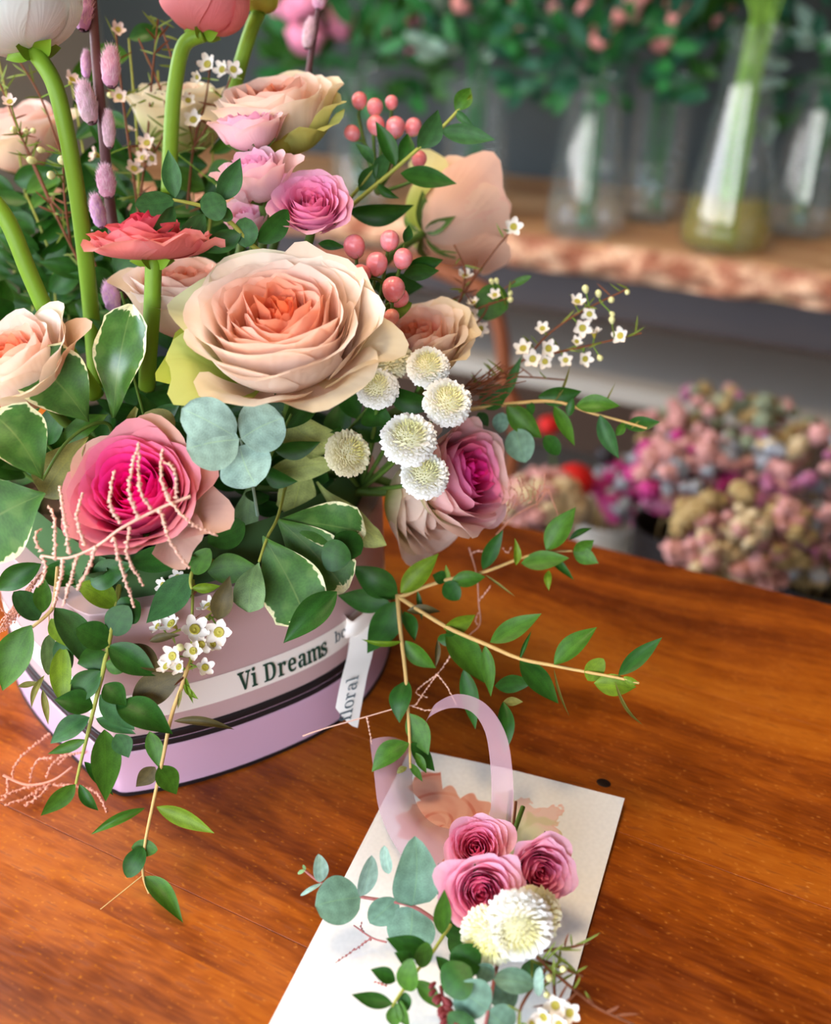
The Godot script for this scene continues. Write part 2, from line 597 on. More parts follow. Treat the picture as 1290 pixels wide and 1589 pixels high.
func catkins(label: String, stem: Array, r0: float, r1: float, list: Array) -> Node3D:
	var first := W(stem[0][0], stem[0][1], stem[0][2])
	var o := thing("pussy_willow_branch", label, "branch", first, "dyed pussy willow branches in the flower box")
	var pts := []
	for q in stem:
		pts.append(W(q[0], q[1], q[2]) - first)
	part(o, "stem", tube(smooth(pts, 6), r0, r1, 8), M.plum_twig)
	if not LM.has("catkin"):
		LM.catkin = catkin_mesh()
		LM.down = down_mesh()
	for q in list:   # foot px,py, tip px,py, width px, depth
		var a := W(q[0], q[1], q[5])
		var b := W(q[2], q[3], q[5] - 0.002)
		var y := b - a
		var x: Vector3 = y.cross(FWD).normalized() * q[4] * q[5] / FPX
		var c := part(o, "catkin", LM.catkin, M[q[6]] if q.size() > 6 else M.catkin, Transform3D(Basis(x, y, x.cross(y.normalized())), a - first))
		part(c, "down", LM.down, M.catkin_down)
		part(c, "scale", leaf_mesh("oval", 0), M.plum_twig, Transform3D(Basis(Vector3(0.5, 0, 0), Vector3(0, 0.3, 0.30), Vector3(0, -0.2, 0.4)), Vector3(0, -0.06, 0.1)))
	return o

# ------------------------------------------------------------------ materials
func mat(key: String, col: Color, rough := 0.6, opts := {}) -> StandardMaterial3D:
	var m := StandardMaterial3D.new()
	m.resource_name = key
	m.albedo_color = col
	m.roughness = rough
	m.metallic_specular = 0.4
	for k in opts:
		m.set(k, opts[k])
	M[key] = m
	return m

func tex(img: Image) -> ImageTexture:
	img.generate_mipmaps()
	return ImageTexture.create_from_image(img)

func leaf_tex(kind: String) -> ImageTexture:
	# grain of a leaf: midrib, side veins, cell mottling; "vari" has the cream margin of pittosporum
	var w := 128
	var h := 256
	var img := Image.create(w, h, false, Image.FORMAT_RGB8)
	for y in h:
		for x in w:
			var u := (x + 0.5) / w * 2.0 - 1.0
			var v := (y + 0.5) / h
			var au := absf(u)
			var mott := 1.0 + 0.10 * noise.get_noise_2d(x * 1.4, y * 0.7) + 0.06 * noise.get_noise_2d(x * 6.0, y * 6.0)
			var rib := smoothstep(0.045, 0.010, au)
			var vein := pow(absf(sin((v * 9.0 - au * 1.6) * PI)), 24.0) * (1.0 - rib)
			var c := Color(mott, mott, mott) * 0.86
			c = c.lerp(Color(1.0, 1.0, 0.86), rib * 0.55)
			c = c.lerp(Color(0.98, 1.0, 0.9), vein * (0.22 if kind != "silver" else 0.10))
			if kind == "vari":
				var edge := minf(1.0 - au, (1.0 - v) * 1.9)
				var jag := 0.105 + 0.085 * noise.get_noise_2d(v * 260.0 + (40.0 if u > 0 else 0.0), u * 10.0) + 0.05 * noise.get_noise_2d(x * 3.0, y * 3.0)
				jag *= smoothstep(0.12, 0.7, v) * 1.15
				c = Color(0.27, 0.44, 0.17) * mott
				c = c.lerp(Color(0.45, 0.55, 0.28), rib * 0.7)
				c = c.lerp(Color(0.42, 0.56, 0.27), smoothstep(0.1, 0.7, noise.get_noise_2d(x * 0.9 + 50.0, y * 0.8)) * 0.5)
				c = c.lerp(Color(0.93, 0.91, 0.70) * mott, smoothstep(jag, jag - 0.03, edge))
			c.a = 1.0
			img.set_pixel(x, y, c.clamp())
	return tex(img)

func wood_tex() -> Array:
	var w := 2048
	var h := 1024
	var img := Image.create(w, h, false, Image.FORMAT_RGB8)
	var rgh := Image.create(w, h, false, Image.FORMAT_L8)
	var n2 := FastNoiseLite.new()
	n2.noise_type = FastNoiseLite.TYPE_SIMPLEX_SMOOTH
	n2.fractal_type = FastNoiseLite.FRACTAL_NONE
	n2.frequency = 0.01
	var dark := Color8(104, 42, 4)
	var midc := Color8(168, 84, 14)
	var light := Color8(198, 112, 28)
	var knots := [Vector2(560, 240), Vector2(1500, 760), Vector2(1010, 520)]
	for y in h:
		for x in w:
			var fx := float(x)
			var fy := float(y)
			var warp := 26.0 * n2.get_noise_2d(fx * 0.25, fy * 0.5)
			for k in knots:
				var q := Vector2((fx - k.x) * 0.30, fy - k.y)
				warp += 16.0 * exp(-q.length_squared() / 1500.0) * signf(q.y)
			var ring := n2.get_noise_2d(fx * 0.05, (fy + warp) * 2.1)
			var band := n2.get_noise_2d(fx * 0.09 + 700.0, (fy + warp) * 0.55)
			var figure := n2.get_noise_2d(fx * 0.9 + 90.0, fy * 0.8) * 0.6 + n2.get_noise_2d(fx * 3.0, fy * 2.2) * 0.4
			var pore := n2.get_noise_2d(fx * 3.2, fy * 26.0)
			var streak := n2.get_noise_2d(fx * 0.7 + 55.0, (fy + warp) * 9.0)
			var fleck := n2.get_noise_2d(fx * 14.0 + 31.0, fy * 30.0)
			var t := 0.5 + 0.26 * ring + 0.40 * band + 0.13 * figure + 0.16 * pore + 0.16 * streak
			var c := dark.lerp(midc, clampf(t * 1.7, 0.0, 1.0)).lerp(light, clampf((t - 0.55) * 1.6, 0.0, 1.0))
			c = c.lerp(dark, 0.35 * smoothstep(0.45, 0.8, pore))
			c = c.lerp(Color8(232, 160, 90), 0.45 * smoothstep(0.62, 0.9, fleck))  # pale grain flecks, lightened so small glints are painted into the wood colour
			img.set_pixel(x, y, c)
			var g := clampf(0.36 + 0.10 * figure + 0.16 * smoothstep(0.4, 0.8, pore) - 0.14 * smoothstep(0.6, 0.9, fleck), 0.1, 0.9)
			rgh.set_pixel(x, y, Color(g, g, g))
	return [tex(img), tex(rgh)]

func print_tex() -> ImageTexture:
	# the card's printed watercolour roses: one coral bloom, one pale green and blush bloom
	var w := 512
	var h := 768
	var img := Image.create(w, h, false, Image.FORMAT_RGB8)
	for y in h:
		for x in w:
			var u := (x + 0.5) / w
			var v := (y + 0.5) / h
			var paper := 0.955 + 0.012 * noise.get_noise_2d(x * 4.0, y * 4.0)
			var c := Color(paper, paper * 0.992, paper * 0.965)
			var bx := u - 0.60
			var by := (v - 0.235) * 1.5
			var an := atan2(by, bx)
			var rr_ := sqrt(bx * bx + by * by)
			var lim := 0.225 + 0.028 * sin(an * 6.0 + 1.0) + 0.02 * sin(an * 11.0) + 0.02 * noise.get_noise_2d(x * 3.0, y * 3.0)
			var inside := smoothstep(lim, lim - 0.012, rr_)
			var wash := 0.5 + 0.5 * noise.get_noise_2d(x * 1.1 + 30.0, y * 1.1)
			var fill := Color8(226, 222, 178).lerp(Color8(238, 200, 184), smoothstep(0.10, 0.20, rr_ + 0.05 * wash))
			fill = fill.lerp(Color8(240, 170, 148), 0.7 * smoothstep(0.03, 0.0, lim - rr_) * smoothstep(-0.2, 0.6, bx / 0.2))
			fill = fill.lerp(Color8(196, 200, 130), 0.5 * smoothstep(0.55, 0.8, wash))
			c = c.lerp(fill, inside * 0.95)
			bx = u - 0.30
			by = (v - 0.25) * 1.5
			an = atan2(by, bx)
			rr_ = sqrt(bx * bx + by * by)
			lim = 0.17 + 0.05 * pow(absf(sin(an * 2.5 + 0.6)), 0.7) + 0.015 * sin(an * 13.0)
			if an > -2.6 and an < -2.0:
				lim += 0.10
			inside = smoothstep(lim, lim - 0.012, rr_)
			fill = Color8(226, 148, 118).lerp(Color8(206, 108, 82), smoothstep(0.4, 0.75, 0.5 + 0.5 * sin(an * 5.0 + rr_ * 40.0) * wash + 0.2 * wash))
			fill = fill.lerp(Color8(230, 166, 140), 0.6 * smoothstep(0.02, 0.0, absf(fposmod(rr_ * 9.0 + an * 0.3, 1.0) - 0.5) - 0.42))
			c = c.lerp(fill, inside * 0.9)
			img.set_pixel(x, y, c)
	return tex(img)

func vein_tex() -> ImageTexture:
	var w := 128
	var img := Image.create(w, w, false, Image.FORMAT_L8)
	for y in w:
		for x in w:
			var u := (x + 0.5) / w - 0.5
			var v := (y + 0.5) / w
			var g := 0.5 + 0.4 * noise.get_noise_2d(u * 900.0 / (0.5 + v), v * 25.0) + 0.12 * noise.get_noise_2d(x * 2.0, y * 2.0)
			img.set_pixel(x, y, Color(g, g, g))
	return tex(img)

func noise_tex(lo: Color, hi: Color, freq: float, sx := 1.0, sy := 1.0, size := 256) -> ImageTexture:
	var img := Image.create(size, size, false, Image.FORMAT_RGB8)
	for y in size:
		for x in size:
			var t := 0.5 + 0.55 * noise.get_noise_2d(x * freq * sx, y * freq * sy) + 0.25 * noise.get_noise_2d(x * freq * sx * 4.0 + 99.0, y * freq * sy * 4.0)
			img.set_pixel(x, y, lo.lerp(hi, clampf(t, 0.0, 1.0)))
	return tex(img)

func fleck_tex() -> ImageTexture:
	# white petals with small purple dashes running from the rim towards the foot
	var w := 256
	var img := Image.create(w, w, false, Image.FORMAT_RGB8)
	img.fill(Color(1, 1, 1))
	var r := RandomNumberGenerator.new()
	r.seed = 5
	for k in 9:
		var x0 := r.randf_range(40, 216)
		var y0 := r.randf_range(120, 210)
		var l := r.randf_range(14, 34)
		for j in int(l):
			var wd := 3.2 * sin(PI * j / l)
			for i in range(-4, 5):
				if absf(i) < wd:
					img.set_pixel(int(x0 + i + (x0 - 128) * 0.004 * j), int(y0 + j), Color8(176, 110, 150))
	return tex(img)

func make_materials() -> void:
	var veins := vein_tex()
	var back := {"backlight_enabled": true}
	var petal_o := {"vertex_color_use_as_albedo": true, "backlight_enabled": true, "backlight": Color(0.85, 0.85, 0.85), "heightmap_enabled": false, "metallic_specular": 0.3}
	mat("petal", Color.WHITE, 0.62, petal_o)
	mat("petal_fleck", Color.WHITE, 0.6, petal_o).albedo_texture = fleck_tex()
	for k in ["petal", "petal_fleck"]:
		M[k].normal_enabled = true
		var hm: Image = veins.get_image().duplicate()
		hm.clear_mipmaps()
		hm.convert(Image.FORMAT_RGBA8)
		hm.bump_map_to_normal_map(2.0)
		M[k].normal_texture = tex(hm)
		M[k].normal_scale = 0.35
	var leaf_plain := leaf_tex("plain")
	var leaf_silver := leaf_tex("silver")
	var leaf_vari := leaf_tex("vari")
	var lo := {"backlight_enabled": true, "backlight": Color(0.30, 0.34, 0.12), "albedo_texture": leaf_plain, "metallic_specular": 0.36}
	mat("leaf_deep", Color8(48, 100, 30), 0.42, lo)
	mat("leaf_mid", Color8(78, 128, 36), 0.45, lo)
	mat("leaf_lime", Color8(120, 152, 32), 0.48, lo)
	mat("leaf_blue", Color8(66, 116, 60), 0.5, lo)
	mat("leaf_pale", Color8(136, 172, 110), 0.5, lo)
	mat("leaf_brown", Color8(98, 86, 46), 0.5, lo)
	mat("leaf_olive", Color8(150, 146, 72), 0.55, lo)
	mat("leaf_silver", Color8(166, 200, 180), 0.55, {"backlight_enabled": true, "backlight": Color(0.2, 0.22, 0.16), "albedo_texture": leaf_silver})
	mat("leaf_eucalyptus", Color8(122, 164, 138), 0.55, {"backlight_enabled": true, "backlight": Color(0.2, 0.22, 0.16), "albedo_texture": leaf_silver})
	mat("leaf_vari", Color8(255, 255, 255), 0.5, {"backlight_enabled": true, "backlight": Color(0.25, 0.28, 0.12), "albedo_texture": leaf_vari, "metallic_specular": 0.4})
	mat("leaf_vari_blue", Color8(255, 255, 255), 0.30, {"albedo_texture": leaf_vari, "metallic_specular": 0.6})
	mat("leaf_under", Color8(204, 218, 130), 0.55, lo)
	mat("green_stem", Color8(86, 116, 44), 0.55)
	mat("lime_stem", Color8(116, 154, 36), 0.5, {"subsurf_scatter_enabled": false})
	mat("tan_stem", Color8(206, 170, 104), 0.6)
	mat("olive_stem", Color8(160, 164, 70), 0.6)
	mat("red_twig", Color8(122, 70, 42), 0.7)
	mat("pink_twig", Color8(160, 96, 92), 0.6)
	mat("plum_twig", Color8(98, 62, 62), 0.55)
	mat("needle", Color8(120, 136, 52), 0.6)
	mat("wine", Color8(116, 40, 42), 0.6)
	mat("berry", Color8(244, 156, 162), 0.28, {"albedo_texture": noise_tex(Color8(255, 255, 255), Color8(255, 206, 200), 0.6), "clearcoat_enabled": true, "clearcoat": 0.4, "clearcoat_roughness": 0.15})
	mat("berry_pale", Color8(240, 168, 156), 0.3, {"albedo_texture": M.berry.albedo_texture})
	mat("mum_white", Color.WHITE, 0.7, {"vertex_color_use_as_albedo": true, "backlight_enabled": true, "backlight": Color(0.4, 0.4, 0.36)})
	mat("mum_cream", Color8(250, 246, 218), 0.7, {"vertex_color_use_as_albedo": true, "backlight_enabled": true, "backlight": Color(0.4, 0.4, 0.3)})
	mat("mum_core", Color8(232, 228, 190), 0.8)
	mat("wax_white", Color8(246, 238, 226), 0.5, {"backlight_enabled": true, "backlight": Color(0.4, 0.38, 0.36)})
	mat("wax_blush", Color8(238, 214, 202), 0.5, {"backlight_enabled": true, "backlight": Color(0.4, 0.36, 0.34)})
	mat("wax_cup", Color8(178, 166, 62), 0.5)
	mat("bud", Color8(226, 226, 160), 0.45)
	mat("frond", Color8(242, 192, 168), 0.55, {"metallic_specular": 0.5})
	mat("frond_copper", Color8(214, 148, 122), 0.5)
	mat("catkin", Color8(226, 164, 190), 0.85, {"rim_enabled": true, "rim": 0.6})
	mat("catkin_lilac", Color8(222, 166, 214), 0.85, {"rim_enabled": true, "rim": 0.6})
	mat("catkin_grey", Color8(214, 180, 186), 0.9, {"rim_enabled": true, "rim": 0.6})
	mat("catkin_down", Color8(244, 206, 220), 0.9, {"backlight_enabled": true, "backlight": Color(0.5, 0.5, 0.5)})
	mat("box_pink", Color8(192, 160, 158), 0.5)
	mat("lid_pink", Color8(200, 160, 180), 0.42)
	mat("box_black", Color8(26, 22, 24), 0.4)
	mat("foam", Color8(62, 92, 50), 0.95)
	mat("ribbon", Color8(240, 232, 222), 0.42, {"metallic_specular": 0.5})
	mat("ribbon_ink", Color8(22, 62, 46), 0.5)
	mat("ribbon_ink_soft", Color8(70, 86, 92), 0.5)
	mat("sheer", Color(0.72, 0.58, 0.61, 0.56), 0.45, {"transparency": BaseMaterial3D.TRANSPARENCY_ALPHA})
	mat("card", Color.WHITE, 0.6).albedo_texture = print_tex()
	mat("paper", Color8(240, 238, 232), 0.65)
	mat("knot", Color8(40, 20, 12), 0.5)
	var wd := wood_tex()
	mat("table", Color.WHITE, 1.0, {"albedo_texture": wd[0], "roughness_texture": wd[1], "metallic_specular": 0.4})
	mat("table_side", Color8(140, 70, 24), 0.5)
	mat("shelf_wood", Color8(255, 255, 255), 0.5, {"albedo_texture": noise_tex(Color8(176, 124, 80), Color8(222, 176, 128), 0.5, 0.4, 4.0), "uv1_triplanar": true})
	mat("bark", Color8(255, 255, 255), 0.85, {"albedo_texture": noise_tex(Color8(150, 88, 62), Color8(240, 196, 158), 1.6)})
	mat("panel", Color8(70, 64, 64), 0.6)
	mat("wall_brown", Color8(100, 76, 60), 0.8)
	mat("wall_slate", Color8(70, 78, 80), 0.75, {"albedo_texture": noise_tex(Color8(190, 196, 196), Color8(255, 255, 255), 0.2)})
	mat("wall_cream", Color8(150, 142, 130), 0.8)
	mat("ceiling_white", Color8(186, 182, 174), 0.85)
	mat("floor_grey", Color8(150, 140, 128), 0.55, {"albedo_texture": noise_tex(Color8(200, 196, 190), Color8(255, 255, 255), 0.3)})
	mat("frame_dark", Color8(50, 48, 46), 0.5)
	mat("glass", Color(0.75, 0.85, 0.85, 0.02), 0.03, {"transparency": BaseMaterial3D.TRANSPARENCY_ALPHA, "metallic_specular": 0.7})
	mat("water", Color(0.70, 0.76, 0.70, 0.08), 0.03, {"transparency": BaseMaterial3D.TRANSPARENCY_ALPHA})
	mat("water_amber", Color(0.62, 0.56, 0.10, 0.45), 0.05, {"transparency": BaseMaterial3D.TRANSPARENCY_ALPHA})
	mat("bunch_green", Color8(44, 122, 56), 0.5, {"albedo_texture": leaf_plain})
	mat("bunch_teal", Color8(42, 100, 72), 0.5, {"albedo_texture": leaf_plain})
	mat("bunch_lime", Color8(124, 168, 60), 0.5)
	mat("bunch_pink", Color8(232, 140, 170), 0.7)
	mat("bunch_coral", Color8(218, 144, 136), 0.7)
	mat("dry_rose", Color8(206, 150, 142), 0.85)
	mat("dry_cream", Color8(214, 192, 150), 0.85)
	mat("dry_mauve", Color8(172, 104, 132), 0.85)
	mat("dry_magenta", Color8(184, 56, 122), 0.85)
	mat("dry_grey", Color8(158, 160, 164), 0.85)
	mat("dry_sage", Color8(150, 160, 130), 0.85)
	mat("dry_straw", Color8(176, 150, 100), 0.85)
	mat("red_ball", Color8(196, 24, 18), 0.5)
	mat("bucket_stone", Color8(186, 178, 164), 0.7)
	mat("bucket_black", Color8(44, 40, 42), 0.5)
	mat("orange_wood", Color8(132, 72, 38), 0.5)

# ------------------------------------------------------------------ room helpers
func room_box(called: String, a0: float, a1: float, y0: float, y1: float, b0: float, b1: float, m: Material) -> MeshInstance3D:
	var bm := BoxMesh.new()
	bm.size = Vector3(a1 - a0, y1 - y0, b1 - b0)
	return structure(called, bm, m, Transform3D(Basis(RE, Vector3.UP, -RN), R((a0 + a1) / 2, (y0 + y1) / 2, (b0 + b1) / 2)))

func bar(parent: Node3D, called: String, a0: float, a1: float, y0: float, y1: float, b0: float, b1: float, m: Material) -> MeshInstance3D:
	var bm := BoxMesh.new()
	bm.size = Vector3(a1 - a0, y1 - y0, b1 - b0)
	return part(parent, called, bm, m, Transform3D(Basis(RE, Vector3.UP, -RN), R((a0 + a1) / 2, (y0 + y1) / 2, (b0 + b1) / 2) - parent.position))

func board_mesh(a0: float, a1: float, b0: float, b1: float, thick: float, uo: Vector2) -> ArrayMesh:
	# a plank with chamfered edges; its grain runs along a
	var ch := 0.0003
	var rows := [[b0, -thick], [b0, -ch], [b0 + ch, 0.0], [b1 - ch, 0.0], [b1, -ch], [b1, -thick]]
	var pos := PackedVector3Array()
	var uv := PackedVector2Array()
	var idx := PackedInt32Array()
	for k in 5:
		var f := pos.size()
		for q in [rows[k], rows[k + 1]]:
			for a in [a0, a1]:
				pos.append(R(a, q[1], q[0]))
				uv.append(Vector2((a - a0) / 1.3, (q[0] - b0 + (q[1] if k != 2 else 0.0)) / 0.65) + uo)
		idx.append_array([f, f + 2, f + 1, f + 1, f + 2, f + 3])
	for e in [a0, a1]:
		var f := pos.size()
		for q in rows:
			pos.append(R(e, q[1], q[0]))
			uv.append(Vector2(q[0], q[1]) * 1.5)
		for k in range(1, 5):
			idx.append_array([f, f + k, f + k + 1] if e == a0 else [f, f + k + 1, f + k])
	return finish(pos, idx, PackedColorArray(), uv)

func prism_ring(outline: PackedVector2Array, y0: float, y1: float, round_top := 0.0) -> ArrayMesh:
	# an upright wall over a closed outline (x, z), with caps
	var n := outline.size()
	var pos := PackedVector3Array()
	var idx := PackedInt32Array()
	var rows := [[0.0, y0], [0.0, y1 - round_top], [round_top, y1]] if round_top > 0.0 else [[0.0, y0], [0.0, y1]]
	for q in rows:
		var o := inset(outline, q[0])
		for i in n + 1:
			var p := o[i % n]
			pos.append(Vector3(p.x, q[1], p.y))
	for j in rows.size() - 1:
		for i in n:
			var a := j * (n + 1) + i
			idx.append_array([a, a + 1, a + n + 1, a + 1, a + n + 2, a + n + 1])
	for e in [0, rows.size() - 1]:
		var o := inset(outline, rows[e][0])
		var tri := Geometry2D.triangulate_polygon(o)
		var f := pos.size()
		for p in o:
			pos.append(Vector3(p.x, rows[e][1], p.y))
		for k in range(0, tri.size(), 3):
			idx.append_array([f + tri[k], f + tri[k + 1], f + tri[k + 2]])
	return finish(pos, idx)

func inset(o: PackedVector2Array, by: float) -> PackedVector2Array:
	if by == 0.0:
		return o
	var r := PackedVector2Array()
	var n := o.size()
	for i in n:
		var t := (o[(i + 1) % n] - o[(i + n - 1) % n]).normalized()
		r.append(o[i] - Vector2(-t.y, t.x) * by)
	return r

# ------------------------------------------------------------------ the scene
func _ready() -> void:
	rng.seed = 20
	noise.seed = 4
	noise.noise_type = FastNoiseLite.TYPE_SIMPLEX_SMOOTH
	noise.fractal_type = FastNoiseLite.FRACTAL_NONE
	noise.frequency = 0.02
	var cam := Camera3D.new()
	cam.name = "camera"
	add_child(cam)
	cam.position = Vector3(0, EYE, 0)
	cam.rotation.x = -PITCH
	cam.near = 0.02
	cam.far = 30.0
	var lens := CameraAttributesPhysical.new()
	lens.frustum_focal_length = 23.412
	lens.frustum_focus_distance = 0.508
	lens.exposure_aperture = 2.7
	lens.frustum_near = 0.02
	lens.frustum_far = 30.0
	cam.attributes = lens
	cam.fov = 54.2776
	var env := Environment.new()
	env.background_mode = Environment.BG_SKY
	var sky := Sky.new()
	var sm := ProceduralSkyMaterial.new()
	sm.sky_top_color = Color(0.74, 0.81, 0.92)
	sm.sky_horizon_color = Color(0.98, 0.97, 0.95)
	sm.ground_bottom_color = Color(0.42, 0.40, 0.37)
	sm.ground_horizon_color = Color(0.70, 0.70, 0.68)
	sm.sky_energy_multiplier = 3.6
	sm.ground_energy_multiplier = 1.3
	sky.sky_material = sm
	env.sky = sky
	env.tonemap_mode = Environment.TONE_MAPPER_LINEAR
	env.tonemap_exposure = 0.59
	env.sdfgi_enabled = true
	env.ssao_enabled = true
	env.ssil_enabled = true
	var we := WorldEnvironment.new()
	we.name = "world"
	we.environment = env
	add_child(we)
	make_materials()
	room()
	table()
	flower_box()
	blooms()
	greenery()
	card_and_corsage()
	background()

func room() -> void:
	var fl := -0.75
	var ce := 1.95
	var a0 := -2.1
	var a1 := 2.4
	var b0 := -2.3
	var b1 := 2.25
	var w := 0.15
	room_box("floor", a0 - w, a1 + w, fl - 0.1, fl, b0 - w, b1 + w, M.floor_grey)
	room_box("ceiling", a0 - w, a1 + w, ce, ce + 0.1, b0 - w, b1 + w, M.ceiling_white)
	room_box("wall_back", a0 - w, a1 + w, fl, ce, b1, b1 + w, M.wall_slate)
	room_box("wall_right", a1, a1 + w, fl, ce, b0, b1, M.wall_cream)
	# left wall with a tall shop window
	room_box("wall_left", a0 - w, a0, fl, -0.15, b0, b1, M.wall_cream)
	room_box("wall_left", a0 - w, a0, 1.75, ce, b0, b1, M.wall_cream)
	room_box("wall_left", a0 - w, a0, -0.15, 1.75, 1.0, b1, M.wall_cream)
	room_box("wall_left", a0 - w, a0, -0.15, 1.75, b0, -1.9, M.wall_cream)
	for k in 4:
		var b := -1.9 + 2.9 * k / 3.0
		room_box("window_1", a0 - 0.10, a0 - 0.05, -0.15, 1.75, b - 0.025, b + 0.025, M.frame_dark)
	# front wall behind the camera with the shopfront
	room_box("wall_front", a0, a1, fl, -0.2, b0 - w, b0, M.wall_cream)
	room_box("wall_front", a0, a1, 1.7, ce, b0 - w, b0, M.wall_cream)
	room_box("wall_front", 1.4, a1, -0.2, 1.7, b0 - w, b0, M.wall_cream)
	room_box("wall_front", a0, -1.9, -0.2, 1.7, b0 - w, b0, M.wall_cream)
	for k in 3:
		var a := -1.9 + 3.3 * k / 2.0
		room_box("window_2", a - 0.025, a + 0.025, -0.2, 1.7, b0 - 0.10, b0 - 0.05, M.frame_dark)
	# unseen warm ceiling lamps, added to help light the table
	for k in 2:
		var p := R(-0.55 - 1.0 * k, 1.93, 0.3)
		var lamp := thing("added_ceiling_lamp", ["added unseen square warm lamp above the table and flower box", "added unseen square warm lamp towards the shop window"][k], "lamp", p, "added ceiling lamps")
		var bm := BoxMesh.new()
		bm.size = Vector3(0.5, 0.03, 0.5)
		part(lamp, "housing", bm, M.frame_dark, Transform3D(Basis(RE, Vector3.UP, -RN), Vector3.ZERO))
		var g := BoxMesh.new()
		g.size = Vector3(0.46, 0.006, 0.46)
		var gm := mat("lamp_glow", Color8(255, 236, 206), 0.6)
		gm.emission_enabled = true
		gm.emission = Color(1.0, 0.86, 0.66)
		gm.emission_energy_multiplier = 2.0
		part(lamp, "diffuser", g, gm, Transform3D(Basis(RE, Vector3.UP, -RN), Vector3(0, -0.018, 0)))
		var al := AreaLight3D.new()
		al.name = "glow"
		al.area_size = Vector2(0.46, 0.46)
		al.light_color = Color(1.0, 0.88, 0.72)
		al.light_energy = 3.0
		al.area_range = 8.0
		al.shadow_enabled = true
		al.transform = Transform3D(Basis(Vector3.RIGHT, -PI / 2), Vector3(0, -0.026, 0))
		lamp.add_child(al, true)

func table() -> void:
	var o := thing("wooden_table", "glossy orange brown wooden table under the flower box", "table", R(0, 0, 0))
	var edges := [-0.43, -0.294, -0.158, -0.023, 0.113, 0.249, 0.385, 0.520, 0.656]
	for k in edges.size() - 1:
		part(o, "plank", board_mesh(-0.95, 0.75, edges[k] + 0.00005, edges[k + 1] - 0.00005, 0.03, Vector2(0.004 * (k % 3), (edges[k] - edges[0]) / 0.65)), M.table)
	for k in [[-0.93, 0.73, -0.40, -0.37], [-0.93, 0.73, 0.60, 0.63]]:
		bar(o, "apron", k[0], k[1], -0.11, -0.031, k[2], k[3], M.table_side)
	for a in [-0.92, 0.66]:
		for b in [-0.41, 0.57]:
			bar(o, "leg", a, a + 0.06, -0.75, -0.031, b, b + 0.06, M.table_side)
	# the small dark knot near the card's corner
	var kn := SphereMesh.new()
	kn.radius = 0.5
	kn.height = 1.0
	kn.radial_segments = 16
	kn.rings = 8
	part(o, "wood_knot", kn, M.knot, Transform3D(Basis(RE * 0.0085, Vector3.UP * 0.0012, -RN * 0.0065), G(937, 1215)))

